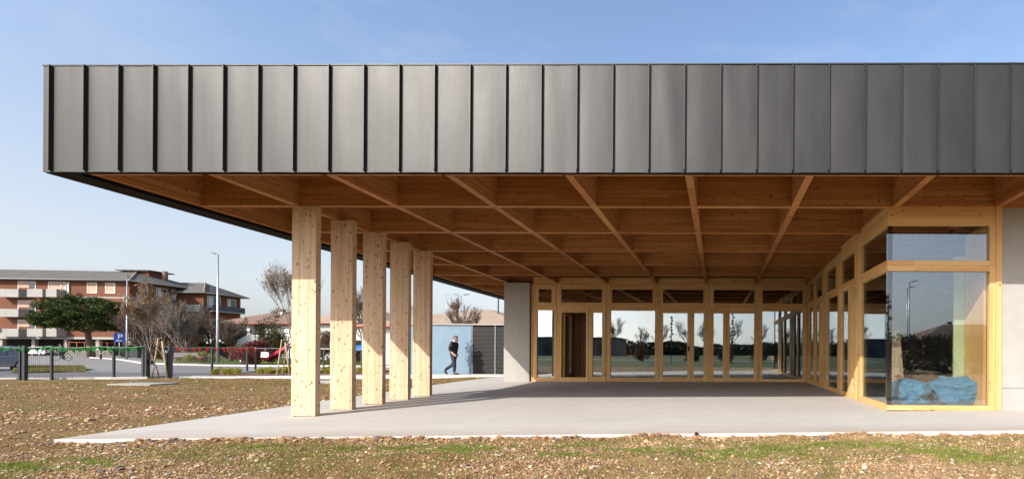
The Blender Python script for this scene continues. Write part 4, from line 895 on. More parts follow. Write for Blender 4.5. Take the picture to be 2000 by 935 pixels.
# ---- apartment blocks
def brick(name, c0, c1):
    t = NT(name); v = t.obj(); bt = t.n('TexBrick', out=None, Vector=t.n('CombineXYZ', X=t.math('ADD', t.n('SeparateXYZ', out=0, Vector=v), t.n('SeparateXYZ', out=1, Vector=v)), Y=t.n('SeparateXYZ', out=2, Vector=v)), Scale=1.0, Color1=c0, Color2=c1, Mortar=tuple(c * .75 for c in c0), i5=.012)
    bt.inputs['Brick Width'].default_value = .3; bt.inputs['Row Height'].default_value = .09
    k = t.noise(t.pos(), .5, 3); MAT[name] = t.fin(t.mix(t.math('MULTIPLY', k, .35), bt.outputs[0], tuple(c * .7 for c in c0)), .9, spec=.2)
brick('brick_red', (0.195, 0.083, 0.046), (0.16, 0.066, 0.038))
def tiles(name, lo, hi):
    t = NT(name); v = t.obj(); s_ = t.n('SeparateXYZ', out=None, Vector=v); wv_ = t.math('SINE', t.math('MULTIPLY', t.math('ADD', s_.outputs[0], s_.outputs[1]), 18.0)); k = t.noise(v, 1.1, 4, .6); f = t.noise(v, 9, 2)
    c = t.ramp(t.math('ADD', t.math('MULTIPLY', k, .6), t.math('MULTIPLY', f, .4)), [(.3, lo), (.7, hi)]); t.bump(wv_, .25, .03); MAT[name] = t.fin(c, .9, spec=.2)
tiles('tile_grey', (0.085, 0.078, 0.068), (0.155, 0.142, 0.125)); tiles('tile_red', (0.165, 0.10, 0.075), (0.25, 0.165, 0.13)); tiles('tile_beige', (0.27, 0.195, 0.145), (0.38, 0.285, 0.215))
plain('shutter', (0.45, 0.30, 0.22), .7, var=.06); plain('render_white', (0.62, 0.61, 0.58), .85, var=.05); plain('dark_room', (0.012, 0.011, 0.011), .8); plain('pilotis', (0.34, 0.30, 0.25), .9)
def block(label, corner, rot, Lx, Ly, eave, ridge, z0, windows, balconies, side_windows, inset, over=.9):
    th = thing('apartment_block', label, 'building', corner, rot)   # local: front wall on y=0 for x in [-Lx,0]; right wall on x=0
    MB().box(-Lx, 0, 0, Ly, z0, eave).build('wall', 'brick_red', th)
    if z0 > .5:
        MB().box(-Lx, -.02, 5, 5.3, 0, z0 - .003).build('ground_floor_wall', 'dark_room', th)
        for x in [-.35 - i * 4.9 for i in range(int(Lx / 4.9) + 1)]: MB().box(x - .25, x + .25, .3, .8, -.2, z0 - .003).build('piloti', 'pilotis', th)
        MB().box(-Lx - .03, .03, -.06, Ly, z0 - .25, z0 + .12).build('slab_band', 'balcony_concrete', th)
    ov = over; e = eave
    rf = MB().add([(-Lx - ov, -ov, e), (ov, -ov, e), (ov, Ly + ov, e), (-Lx - ov, Ly + ov, e), (-Lx + Ly / 2, Ly / 2, ridge), (-Ly * .42, Ly / 2, ridge), (-Lx - ov, -ov, e - .2), (ov, -ov, e - .2), (ov, Ly + ov, e - .2), (-Lx - ov, Ly + ov, e - .2)],
        [(0, 1, 5, 4), (1, 2, 5), (2, 3, 4, 5), (3, 0, 4), (6, 7, 1, 0), (7, 8, 2, 1), (8, 9, 3, 2), (9, 6, 0, 3), (9, 8, 7, 6)]).build('roof', 'tile_grey', th)
    MB().tube([(ov - .02, -ov + .02, e + .03), (-Ly * .42, Ly / 2, ridge + .05)], .11, 5).build('hip_ridge', 'tile_beige', rf)
    MB().tube([(-Lx - ov, -ov - .06, e - .08), (ov + .06, -ov - .06, e - .08)], .1, 6).build('gutter', 'balcony_concrete', rf); MB().tube([(ov + .06, -ov - .06, e - .08), (ov + .06, Ly + ov, e - .08)], .1, 6).build('gutter', 'balcony_concrete', rf)
    def opening(P, u0, u1, za, zb, kind):
        o = MB(); tck = .13
        for (a, b, c, d_) in ((u0 - tck, u0, za - tck, zb + tck), (u1, u1 + tck, za - tck, zb + tck), (u0, u1, za - tck, za), (u0, u1, zb, zb + tck)):
            q_ = [P(a, .05, c), P(b, .05, c), P(b, -.02, c), P(a, -.02, c), P(a, .05, d_), P(b, .05, d_), P(b, -.02, d_), P(a, -.02, d_)]; o.hexa(q_)
        wo = o.build('window', 'render_white', th)
        def fill(nm, a, b, c, d_, mt, dp=.012): MB().hexa([P(a, dp, c), P(b, dp, c), P(b, -.01, c), P(a, -.01, c), P(a, dp, d_), P(b, dp, d_), P(b, -.01, d_), P(a, -.01, d_)]).build(nm, mt, wo)
        if kind == 'shut': fill('shutter', u0, u1, za, zb, 'shutter')
        elif kind == 'balc': fill('shutter', u0, u0 + (u1 - u0) * .62, za + .9, zb, 'shutter'); fill('pane', u0 + (u1 - u0) * .64, u1, za, zb, 'dark_gloss')
        else:
            um = (u0 + u1) / 2; fill('pane', u0, um - .04, za, zb, 'dark_gloss'); fill('pane', um + .04, u1, za, zb, 'dark_gloss'); fill('curtain', u0 + .15, um - .1, za + .05, zb - .05, 'render_white', .014)
    for w_ in windows: opening(lambda u, o, z: (u, -o, z), *w_)
    for w_ in side_windows: opening(lambda u, o, z: (o, u, z), *w_)
    for (u0, u1, za, dpt) in balconies:
        b = MB().box(u0, u1, -dpt, -.003, za - .18, za).build('balcony', 'balcony_concrete', th)
        n_ = max(1, round((u1 - u0) / 2.2))
        for i in range(n_): MB().box(u0 + (u1 - u0) * i / n_ + .015, u0 + (u1 - u0) * (i + 1) / n_ - .015, -dpt - .08, -dpt, za - .25, za + 1.05).build('parapet', 'balcony_concrete', b)
        MB().box(u1 - .08, u1, -dpt, -.003, za + .003, za + 1.05).build('parapet', 'balcony_concrete', b)
    return th
AR = math.radians(5); AC = Vector((atY(252, 690, 80).x, 80.0, G0)); ca, sa = math.cos(AR), math.sin(AR)
def fac(px, py):                                        # local (u, z) on the front wall
    v = bearing(px, py); # solve k: (k v - AC) . n = 0, n=(-sa, ca)
    k = (-AC.x * sa + AC.y * ca) / (-v[0] * sa + v[1] * ca); X_, Y_ = v[0] * k - AC.x, v[1] * k - AC.y
    return (X_ * ca + Y_ * sa, v[2] * k + CAMZ - AC.z)
eav = fac(252, 548)[1]; rdg = fac(150, 526)[1] + .75
wins = []
def W(px0, px1, py0, py1, kind): a, b = fac(px0, py1), fac(px1, py0); wins.append((a[0], b[0], a[1], b[1], kind))
W(37, 69, 550.5, 572, 'balc'); W(37, 69, 588, 610, 'balc'); W(37, 69, 626, 648, 'balc'); W(96, 127.5, 551.5, 574, 'shut'); W(96, 127.5, 633, 650, 'shut')
W(172, 188.5, 553, 570.5, 'shut'); W(207.5, 224, 553.5, 571, 'shut'); W(207.5, 224, 628, 644, 'shut'); W(172, 188.5, 628, 644, 'shut')
bal = []
for (a, b, py) in ((10, 58, 580.5), (74, 104, 580.5), (110.5, 131, 580.5), (10, 58, 618.5), (10, 58, 656.5), (74, 104, 656.5), (111, 131, 656.5)):
    p, q_ = fac(a, py), fac(b, py); bal.append((p[0], q_[0], p[1] + .2, 1.3))
zgf = fac(150, 659)[1]
apt = block('four-storey red brick apartment block with concrete balconies and grey hipped roof', AC, AR, 40, 13, eav, rdg, zgf, wins, bal,
            [(4.3, 5.9, eav - 2.4, eav - .7, 'pane'), (6.9, 8.6, eav - 2.4, eav - .7, 'pane'), (4.3, 5.9, eav - 5.8, eav - 4.1, 'pane')], 0)
for py in (580, 618.5): z = fac(150, py)[1]; MB().box(-40.02, .02, -.03, 13, z - .12, z + .12).build('string_course', 'balcony_concrete', apt)
u, z = fac(133, 533); MB().box(-7.5, -3.2, 6.2, 9.5, rdg - 1.0, rdg + .05).build('dormer', 'brick_red', apt); MB().box(-8.2, -2.6, 5.6, 10.1, rdg + .053, rdg + .22).build('dormer_roof', 'tile_grey', apt)
MB().tube([(-1.9, 7.6, rdg - 2), (-1.9, 7.6, rdg + .3)], .35, 10).build('chimney', 'tile_red', apt)
for (px, py, r_) in ((141, 564.5, .55), (16, 642, .6)):
    u, z = fac(px, py); m = MB(); m.tube([(u, -1.5, z), (u + .06, -1.42, z)], [r_, r_ * .9], 14); m.build('dish', 'render_white', apt)
u, z = fac(135, 560); MB().box(u - .15, u + .15, -.2, -.003, z - 1.2, z + .8).build('downpipe', 'render_white', apt)
C2 = Vector((atY(397, 690, 88).x, 88.0, G0))
e2 = (lambda p: (p[1]))((0, atY(403, 571.5, 88).z - G0)); 
b2 = block('smaller brick apartment wing with grey roof right of the main block', C2, AR, 16, 7.6, e2, e2 + 2.3, 0, [], [(-2.4, 0, e2 - 3.3, .6)],
           [(.8, 3.2, e2 - 2.5, e2 - .5, 'pane'), (4.8, 6.4, e2 - 2.3, e2 - .7, 'pane')], 0)
MB().box(.003, 1.2, .4, 7.2, e2 - 3.4, e2 - 3.2).build('balcony', 'balcony_concrete', b2); MB().box(1.15, 1.2, .4, 7.2, e2 - 3.2, e2 - 2.2).build('balustrade', 'fence_grey', b2)
lw = thing('low_wall', 'low pale boundary wall under the umbrella pine', 'wall', D(120, 72)); a, b = D(132, 71.5) - D(120, 72), D(222, 74) - D(120, 72)
n_ = 5
for i in range(n_):
    p, q_ = a.lerp(b, i / n_ + .004), a.lerp(b, (i + 1) / n_ - .004); MB().hexa([p, q_, q_ + Vector((0, .3, 0)), p + Vector((0, .3, 0))] + [s_ + Vector((0, 0, .95)) for s_ in (p, q_, q_ + Vector((0, .3, 0)), p + Vector((0, .3, 0)))]).build('wall_panel', 'pilotis', lw)
for i in range(7):
    p = a.lerp(b, i / 6); MB().tube([p + Vector((0, .15, .95)), p + Vector((0, .15, 2.2))], .05, 5).build('rail_post', 'pot_red', lw)
MB().tube([a + Vector((0, .15, 2.15)), b + Vector((0, .15, 2.15))], .04, 5).build('rail', 'pot_red', lw)
# ---- houses beyond the play lawn
def house(label, c, rot, Lx, Ly, eave, ridge, tile, wall='render_white', wins=(), chim=None, gable=False):
    th = thing('house', label, 'house', c, rot); MB().box(-Lx / 2, Lx / 2, 0, Ly, -.1, eave - .02).build('wall', wall, th); ov = .6; h_ = Lx / 2 - (0 if gable else min(Ly / 2, Lx / 2 - .3))
    if gable: h_ = Lx / 2 + ov
    rf = MB().add([(-Lx / 2 - ov, -ov, eave), (Lx / 2 + ov, -ov, eave), (Lx / 2 + ov, Ly + ov, eave), (-Lx / 2 - ov, Ly + ov, eave), (-h_, Ly / 2, ridge), (h_, Ly / 2, ridge), (-Lx / 2 - ov, -ov, eave - .16), (Lx / 2 + ov, -ov, eave - .16), (Lx / 2 + ov, Ly + ov, eave - .16), (-Lx / 2 - ov, Ly + ov, eave - .16)],
        [(0, 1, 5, 4), (1, 2, 5), (2, 3, 4, 5), (3, 0, 4), (6, 7, 1, 0), (7, 8, 2, 1), (8, 9, 3, 2), (9, 6, 0, 3), (9, 8, 7, 6)]).build('roof', tile, th)
    MB().tube([(-Lx / 2 - ov, -ov - .05, eave - .05), (Lx / 2 + ov, -ov - .05, eave - .05)], .08, 6).build('gutter', 'pot_red', rf)
    if chim: cx_, cy_, cz = chim; ch = MB().box(cx_ - .25, cx_ + .25, cy_ - .25, cy_ + .25, cz - 1.2, cz).build('chimney', 'render_white', rf); 
    if chim: MB().box(cx_ - .32, cx_ + .32, cy_ - .3, cy_ + .3, cz + .003, cz + .32).build('chimney_cap', 'pine_bark', rf)
    for (a, b, za, zb, mt) in wins:
        wo = MB().box(a - .1, b + .1, -.06, -.004, za - .1, zb + .1).build('window', 'pine_bark', th); MB().box(a, b, -.075, -.062, za, zb).build('pane', mt, wo)
    return th
h1 = house('white house with terrace and brown tiled roof behind the red shrub', Vector((atY(512, 690, 64).x, 64, G0)), math.radians(2), 12, 9, 4.7, 6.7, 'tile_red', wins=[(-4.6, -2.2, 2.9, 4.6, 'dark_gloss'), (-1.5, .3, 2.9, 4.6, 'dark_gloss'), (-4, -1.2, .2, 2.0, 'dark_gloss')], chim=(-.3, 3.4, 6.6))
MB().box(-6, 1.0, -1.6, -.003, 2.0, 2.2).build('terrace_slab', 'render_white', h1)
for i in range(4): MB().box(-6 + i * 1.75, -6 + i * 1.75 + 1.7, -1.65, -1.55, 2.2, 3.15).build('parapet', 'render_white', h1)
house('house with a pinkish tiled roof seen between the first and second columns', Vector((atY(665, 690, 60).x, 60, G0)), 0, 11, 9, 4.6, 6.9, 'tile_beige', wins=[(-3, -1.5, 1, 2.4, 'dark_gloss'), (2, 3.2, 1, 2.4, 'dark_gloss')])
house('house with a beige tiled roof rising over the blue wall', Vector((atY(860, 690, 40).x, 40, G0)), math.radians(-4), 14, 12, 3.3, 5.2, 'tile_beige', wins=[(-3, -1.5, 1, 2.4, 'dark_gloss')], chim=(-2.0, 5.0, 5.2))
house('low house with a beige tiled roof just left of the concrete pier', Vector((atY(955, 690, 50).x, 50, G0)), math.radians(-10), 12, 9, 3.2, 4.4, 'tile_beige', wins=[(1, 2, 1, 2.2, 'dark_gloss')])
plain('awning_blue', (0.02, 0.14, 0.48), .6)
bc = thing('blue_canopy', 'bright blue awning glimpsed low between the columns', 'awning', D(730, 46))
MB().hexa([(-3.2, 0, 1.2), (3.2, 0, 1.2), (3.2, 1.6, 1.6), (-3.2, 1.6, 1.6), (-3.2, 0, 1.45), (3.2, 0, 1.45), (3.2, 1.6, 1.75), (-3.2, 1.6, 1.75)]).build('canopy', 'awning_blue', bc)
for sx in (-3, 3): MB().tube([(sx, .1, -.05), (sx, .1, 1.25)], .05, 6).build('support', 'galvanised', bc)

# ---- blue wall with louvred doors, and the man passing it
t = NT('blue_render'); v = t.pos(); k = t.noise(v, 1.2, 4, .6); f = t.noise(v, 40, 3); st = t.noise(t.mapped(v, (6, 6, .5)), 1, 3)
MAT['blue_render'] = t.fin(t.ramp(t.math('ADD', t.math('MULTIPLY', k, .5), t.math('ADD', t.math('MULTIPLY', f, .2), t.math('MULTIPLY', st, .3))), [(.3, (0.165, 0.245, 0.315)), (.7, (0.215, 0.295, 0.365))]), .85, spec=.2)
BY = 22.35; bx = lambda px: atY(px, 690, BY).x; bz0 = .02; bz1 = atY(880, 634.5, BY).z
ob = thing('blue_outbuilding', 'low pale blue rendered outbuilding with dark louvred doors beside the pier', 'outbuilding', Vector((bx(880), BY, bz0)))
OB = Vector((bx(880), BY, 0)); L_ = lambda x: x - OB.x
MB().box(L_(bx(770)), L_(bx(920.5)), 0, 3, -.15, bz1 - bz0).build('wall', 'blue_render', ob)
MB().box(L_(bx(768)), L_(bx(1010)), -.06, 3, bz1 - bz0 + .003, bz1 - bz0 + .07).build('coping', 'balcony_concrete', ob)
plain('louvre', (0.03, 0.029, 0.028), .55, .2); plain('louvre_post', (0.16, 0.15, 0.14), .6)
MB().box(L_(bx(921.5)), L_(bx(1010)), .12, 3, -.15, bz1 - bz0).build('backing', 'dark_room', ob)
for (a, b) in ((921.5, 923.5), (966, 968.5), (1007, 1010)): MB().box(L_(bx(a)), L_(bx(b)), -.02, .1, -.1, bz1 - bz0).build('door_post', 'louvre_post', ob)
for (a, b) in ((924, 965.6), (969, 1006.6)):
    m = MB(); nsl = 36; hh = (bz1 - bz0 - .1) / nsl
    for i in range(nsl): z = .04 + i * hh; m.hexa([(L_(bx(a)), .0, z), (L_(bx(b)), .0, z), (L_(bx(b)), .05, z + hh * .5), (L_(bx(a)), .05, z + hh * .5), (L_(bx(a)), .0, z + hh * .55), (L_(bx(b)), .0, z + hh * .55), (L_(bx(b)), .05, z + hh * .95), (L_(bx(a)), .05, z + hh * .95)])
    tag(m.build('louvre_slats', 'louvre', ob), kind='stuff')
# a slim young tree behind the fifth column whose shadow falls on the wall
SH = atY(919, 692, BY); sp_ = SH + Vector((-.93, -1.30, 1.0)) * 1.35
shrub('wall_shrub', 'slim leafy young tree hidden behind the fifth column, casting its shadow on the blue wall', Vector((sp_.x, sp_.y, 0)), [(0, 0, sp_.z + .3, .2, .2, .35), (.05, 0, sp_.z, .26, .2, .35), (-.05, 0, sp_.z - .35, .2, .2, .2)], 260, .055, 'brown_leaf', 'young tree', seed=77, shell=.1)

def skin(name, V, E, R, mat, parent, sub=2):
    me = bpy.data.meshes.new(name); me.from_pydata(V, E, []); o = link(name, me, parent); me.materials.append(MAT[mat])
    sk = o.modifiers.new('skin', 'SKIN'); sk.use_smooth_shade = True
    for i, r_ in enumerate(R): me.skin_vertices[0].data[i].radius = (r_, r_) if not isinstance(r_, tuple) else r_; me.skin_vertices[0].data[i].use_root = (i == 0)
    ss = o.modifiers.new('subdiv', 'SUBSURF'); ss.levels = sub; ss.render_levels = sub; return o
plain('skin_tone', (0.50, 0.30, 0.22), .6, var=.05); plain('cloth_black', (0.012, 0.012, 0.014), .85, var=.3); plain('denim', (0.022, 0.030, 0.045), .85, var=.3); plain('hair_grey', (0.12, 0.12, 0.125), .8); plain('shoe', (0.02, 0.017, 0.015), .6)
def person(label, p, rz, J, hair='hair_grey', shirt='cloth_black', trousers='denim', sleeve=.62, group=None, beard=True):
    th = thing('person', label, 'person', p, rz, group)
    K = list(J); V = [J[k] for k in K]; ix = {k: i for i, k in enumerate(K)}
    rad = dict(pelvis=(.115, .095), waist=(.12, .095), chest=(.155, .115), neck=.06, head0=.07, head1=(.085, .098), head2=(.07, .085), shL=.058, shR=.058, elL=.042, elR=.042, wrL=.034, wrR=.034, haL=(.022, .045), haR=(.022, .045), hipL=.08, hipR=.08, knL=.056, knR=.056, anL=.038, anR=.038, toL=.035, toR=.035)
    for s_ in 'LR':
        w_, h_ = Vector(J['wr' + s_]), Vector(J['ha' + s_]); d_ = (h_ - w_).normalized(); sd_ = d_.cross(Vector((0, 1, 0))).normalized() if abs(d_.y) < .9 else Vector((1, 0, 0))
        for f_, (of, ln, bd) in enumerate(((-.028, .075, .02), (-.009, .085, .022), (.010, .08, .02), (.027, .06, .018))):
            a = h_ + sd_ * of; b = a + d_ * ln * .55; c = a + d_ * ln + Vector((.02, 0, 0))
            for nm, q_ in (('f%d%sa' % (f_, s_), b), ('f%d%sb' % (f_, s_), c)): K.append(nm); V.append(tuple(q_)); ix[nm] = len(K) - 1; rad[nm] = .0095
        a = w_.lerp(h_, .6) + sd_ * -.05; K.append('th' + s_); V.append(tuple(a + d_ * .03)); ix['th' + s_] = len(K) - 1; rad['th' + s_] = .011
    E = [('pelvis', 'waist'), ('waist', 'chest'), ('chest', 'neck'), ('neck', 'head0'), ('head0', 'head1'), ('head1', 'head2')]
    for s_ in 'LR':
        E += [('chest', 'sh' + s_), ('sh' + s_, 'el' + s_), ('el' + s_, 'wr' + s_), ('wr' + s_, 'ha' + s_), ('wr' + s_, 'th' + s_), ('pelvis', 'hip' + s_), ('hip' + s_, 'kn' + s_), ('kn' + s_, 'an' + s_), ('an' + s_, 'to' + s_)]
        for f_ in range(4): E += [('ha' + s_, 'f%d%sa' % (f_, s_)), ('f%d%sa' % (f_, s_), 'f%d%sb' % (f_, s_))]
    body = skin('body', V, [(ix[a], ix[b]) for a, b in E], [rad[k] for k in K], 'skin_tone', th)
    g = lambda k: Vector(J[k])
    add_ = lambda r_, d_: (r_[0] + d_, r_[1] + d_) if isinstance(r_, tuple) else r_ + d_
    cuffs = {s_: g('el' + s_).lerp(g('wr' + s_), sleeve) for s_ in 'LR'}
    SV = [g('pelvis') + Vector((0, 0, -.09)), g('waist'), g('chest'), g('chest').lerp(g('neck'), .75)]; SR = [(.185, .15), add_(rad['waist'], .045), add_(rad['chest'], .035), .075]; SE = [(0, 1), (1, 2), (2, 3)]
    for s_ in 'LR':
        n_ = len(SV); SV += [g('sh' + s_), g('el' + s_), cuffs[s_]]; SR += [.095, .068, .052]; SE += [(2, n_), (n_, n_ + 1), (n_ + 1, n_ + 2)]
    skin('shirt', [tuple(v_) for v_ in SV], SE, SR, shirt, th)
    TV = [g('pelvis'), g('waist')]; TR = [(.18, .15), (.16, .13)]; TE = [(0, 1)]
    for s_ in 'LR':
        n_ = len(TV); TV += [g('hip' + s_), g('kn' + s_), g('an' + s_)]; TR += [.12, .085, .06]; TE += [(0, n_), (n_, n_ + 1), (n_ + 1, n_ + 2)]
    skin('trousers', [tuple(v_) for v_ in TV], TE, TR, trousers, th)
    for s_ in 'LR':
        a, b = g('an' + s_), g('to' + s_); d_ = (b - a).normalized(); skin('shoe', [tuple(a - d_ * .04 + Vector((0, 0, -.03))), tuple(a.lerp(b, .5) + Vector((0, 0, -.01))), tuple(b + d_ * .05)], [(0, 1), (1, 2)], [.052, .05, .038], 'shoe', th)
    h_ = g('head1'); fw = Vector((1, 0, 0))
    m = MB(); m.sphere(tuple(h_ + Vector((-.018, 0, .03))), (.108, .09, .105), 14, 9, 0, lambda q_: 1.0 if q_.z > .05 or q_.x < -.15 else .72); m.build('hair', hair, th)
    if beard: MB().sphere(tuple(h_ + Vector((.062, 0, -.075))), (.048, .055, .05), 10, 7).build('beard', hair, th)
    MB().sphere(tuple(h_ + Vector((.108, 0, -.012))), (.02, .014, .026), 8, 6).build('nose', 'skin_tone', th)
    for sy in (-1, 1):
        MB().sphere(tuple(h_ + Vector((.0, sy * .088, -.01))), (.022, .012, .034), 8, 6).build('ear', 'skin_tone', th); MB().sphere(tuple(h_ + Vector((.094, sy * .032, .012))), (.01, .013, .009), 8, 6).build('eye', 'cloth_black', th)
    return th
mp = atY(886, 731, 21.45); mz = zp(mp.x) + .0
J = dict(pelvis=(0, 0, .92), waist=(.01, 0, 1.08), chest=(.03, 0, 1.32), neck=(.045, 0, 1.47), head0=(.065, 0, 1.53), head1=(.085, 0, 1.62), head2=(.08, 0, 1.69),
         shL=(.01, .19, 1.41), shR=(.02, -.19, 1.41), elL=(-.14, .22, 1.16), elR=(-.06, -.24, 1.14), wrL=(-.02, .22, .96), wrR=(.1, -.24, .94), haL=(.02, .22, .90), haR=(.16, -.235, .89),
         hipL=(0, .09, .88), hipR=(0, -.09, .88), knR=(.09, -.095, .49), anR=(.08, -.10, .085), toR=(.25, -.10, .045), knL=(-.06, .09, .47), anL=(-.45, .09, .19), toL=(-.37, .10, .05))
person('man in black shirt and dark trousers walking right past the blue wall', Vector((mp.x, 21.45, mz)), 0, J)
# ---- cyclist
cp = Vector((*atY(121, 705, 47)[:2], G0)); CR = math.radians(8)
bk = thing('bicycle', 'black bicycle ridden across the car park behind the fence', 'bicycle', cp, CR + math.pi)
for wx in (-.53, .53):
    m = MB(); n_ = 20; ring = [(wx + .33 * math.cos(2 * math.pi * i / n_), 0, .34 + .33 * math.sin(2 * math.pi * i / n_)) for i in range(n_ + 1)]; m.tube(ring, .022, 5, cap=False); wo = m.build('wheel', 'tyre', bk)
    m = MB(); [m.tube([(wx, 0, .34), ring[i]], .004, 3) for i in range(0, n_, 2)]; m.build('spokes', 'chrome', wo)
m = MB()
for a, b in (((-.53, 0, .34), (-.05, 0, .3)), ((-.05, 0, .3), (-.2, 0, .85)), ((-.53, 0, .34), (-.17, 0, .75)), ((-.17, 0, .75), (.38, 0, .8)), ((-.05, 0, .3), (.38, 0, .72)), ((.36, 0, .92), (.53, 0, .34))): m.tube([a, b], .018, 6)
m.build('frame', 'black_metal', bk); MB().sphere((-.2, 0, .9), (.14, .07, .035), 10, 6).build('saddle', 'black_metal', bk); MB().tube([(.3, -.25, 1.02), (.36, 0, 1.0), (.3, .25, 1.02)], .015, 6).build('handlebar', 'black_metal', bk); MB().tube([(-.05, -.1, .3), (-.05, .1, .3)], .08, 10).build('crank', 'black_metal', bk)
J2 = dict(pelvis=(-.2, 0, 1.0), waist=(-.12, 0, 1.14), chest=(.04, 0, 1.33), neck=(.1, 0, 1.46), head0=(.13, 0, 1.5), head1=(.16, 0, 1.58), head2=(.155, 0, 1.66), shL=(.05, .19, 1.4), shR=(.05, -.19, 1.4), elL=(.17, .24, 1.2), elR=(.17, -.24, 1.2), wrL=(.28, .23, 1.06), wrR=(.28, -.23, 1.06), haL=(.31, .22, 1.04), haR=(.31, -.22, 1.04),
          hipL=(-.18, .09, .97), hipR=(-.18, -.09, .97), knL=(.14, .1, .78), knR=(.06, -.1, .58), anL=(-.02, .1, .46), anR=(-.12, -.1, .2), toL=(.1, .1, .40), toR=(.02, -.1, .14))
person('cyclist in dark clothes riding left across the car park', cp, CR + math.pi, J2, 'cloth_black', 'cloth_black', 'denim', .9, beard=False)

# ================================================================== INSIDE THE CORNER WINDOW
t = NT('bag_blue'); v = t.obj(); k = t.noise(t.mapped(v, (1.6, 1.6, 3.2)), 2.6, 3, .55); wv_ = t.n('TexWave', out=1, Vector=v, Scale=2.2, Distortion=9.0, Detail=3.0, i4=1.3)
kk = t.noise(t.mapped(v, (2.2, 2.2, 3.5)), 3.4, 4, .6); cre = t.math('POWER', t.math('SUBTRACT', 1.0, t.math('ABSOLUTE', t.math('SUBTRACT', t.math('MULTIPLY', kk, 2.0), 1.0))), 6.0); t.bump(t.math('ADD', t.math('MULTIPLY', k, .6), t.math('MULTIPLY', cre, -.7)), .8, .03); MAT['bag_blue'] = t.fin(t.mix(k, (0.03, 0.185, 0.34), (0.058, 0.27, 0.45)), .8)
def bag(label, c, rx, ry, h, seed, mat='bag_blue', notch=0):
    r = random.Random(seed); ph = [(Vector((r.uniform(-1, 1), r.uniform(-1, 1), r.uniform(-1, 1))).normalized(), r.uniform(2, 6), r.uniform(0, 6), r.uniform(.015, .05)) for _ in range(16)]
    def fn(d_):
        k = 1 + sum(a * math.sin(f_ * 3 * d_.dot(q_) + p_) for q_, f_, p_, a in ph) * .8
        e = (abs(d_.x) ** 2.7 + abs(d_.y) ** 2.7 + abs(d_.z) ** 2.5) ** (-1 / 2.6); return k * e
    m = MB(); m.sphere((0, 0, h * .5), (rx, ry, h * .5), 48, 32, 0, fn)
    m.v = [(x, y, max(z, .0)) for x, y, z in m.v]; th = thing('bean_bag', label, 'bean bag', c, group='floor cushions behind the corner window'); m.build('cover', mat, th); MB().tube([(-rx * .6, -ry * .93, h * .72), (0, -ry * 1.0, h * .6), (rx * .6, -ry * .93, h * .72)], .006, 5).build('seam', mat, th)
zi = fl(4, 9)
px2 = lambda px, Y: atY(px, 760, Y).x
bag('blue bean bag in the left half of the corner window', Vector((px2(1773, 9.1), 9.1, zi)), .335, .38, .49, 1)
bag('larger crumpled blue bean bag in the right half of the corner window', Vector((px2(1871, 9.1), 9.15, zi)), .46, .42, .54, 2)
plain('bag_brown', (0.055, 0.028, 0.018), .9); bag('dark brown cushion wedged between the two blue bean bags', Vector((px2(1812, 9.6), 9.6, zi)), .30, .26, .56, 3, 'bag_brown')
plain('print_green', (0.30, 0.33, 0.20), .8); plain('mat_green', (0.12, 0.30, 0.10), .8); tag(MB().box(-.2, .2, -.2, .2, 0, .04).build('floor_mat', 'mat_green', None, (px2(1815, 8.95), 8.85, zi + .003)), 'small green mat showing between the two blue bean bags', 'mat')
lb = thing('printed_banner', 'tapered pale plywood panel with faint prints at the corner of the window', 'panel', Vector((px2(1752, 9.8), 9.8, zi))); bzt = atY(1750, 652, 9.8).z - zi
MB().hexa([(-.1, 0, 0), (.17, 0, 0), (.17, .03, 0), (-.1, .03, 0), (-.1, .05, bzt), (.08, .05, bzt), (.08, .08, bzt), (-.1, .08, bzt)]).build('board', 'glulam_Z', lb)
m = MB(); y_ = -.004
dz = .52; m.add([(-.06, .01, dz), (.03, .01, dz - .045), (.12, .01, dz), (.03, .012, dz + .045)], [(0, 1, 2, 3)]); m.build('diamond_print', 'pot_red', lb)
m = MB(); m.add([(-.06, .02, 1.28), (.1, .02, 1.28), (.1, .025, 1.45), (-.06, .025, 1.45)], [(0, 1, 2, 3)]); m.build('picture_print', 'print_green', lb)

# ================================================================== BEHIND THE PHOTOGRAPHER, MIRRORED IN THE GLASS
sheet('cycle_path', [(-160, -44), (40, -36), (40, -32.5), (-160, -40)], -.085, 'light_asphalt')
m1 = bare_tree('bare_tree', 'broad bare field tree mirrored in the wide rear window', Vector((-16, -96, -.1)), 9.5, .7, 51, 'field trees mirrored in the glass', levels=5, density=1.0)
for i, (x, y, s_, lab) in enumerate(((-30, -102, 0.94, 'leftmost bare field tree mirrored in the rear glass'), (-23, -113, 0.77, 'bare field tree mirrored left of the wide rear window'), (-9, -106, 0.89, 'bare field tree mirrored near the door handle'), (-3, -94, 0.81, 'bare field tree mirrored in the narrow middle door'), (4, -108, 0.94, 'bare field tree mirrored in the right-hand door'), (11, -100, 0.77, 'bare field tree mirrored in the right rear window'), (17, -88, 0.68, 'bare field tree mirrored in the inner corner'), (26, -93, 0.85, 'bare field tree mirrored in the side glazing'), (36, -98, 0.85, 'bare field tree mirrored farthest along the side glazing'), (-42, -108, 0.85, 'bare field tree mirrored beside the concrete pier'))):
    dup(m1, Vector((x, y, -.1)), i * 1.3, lab, s_ * 1.35)
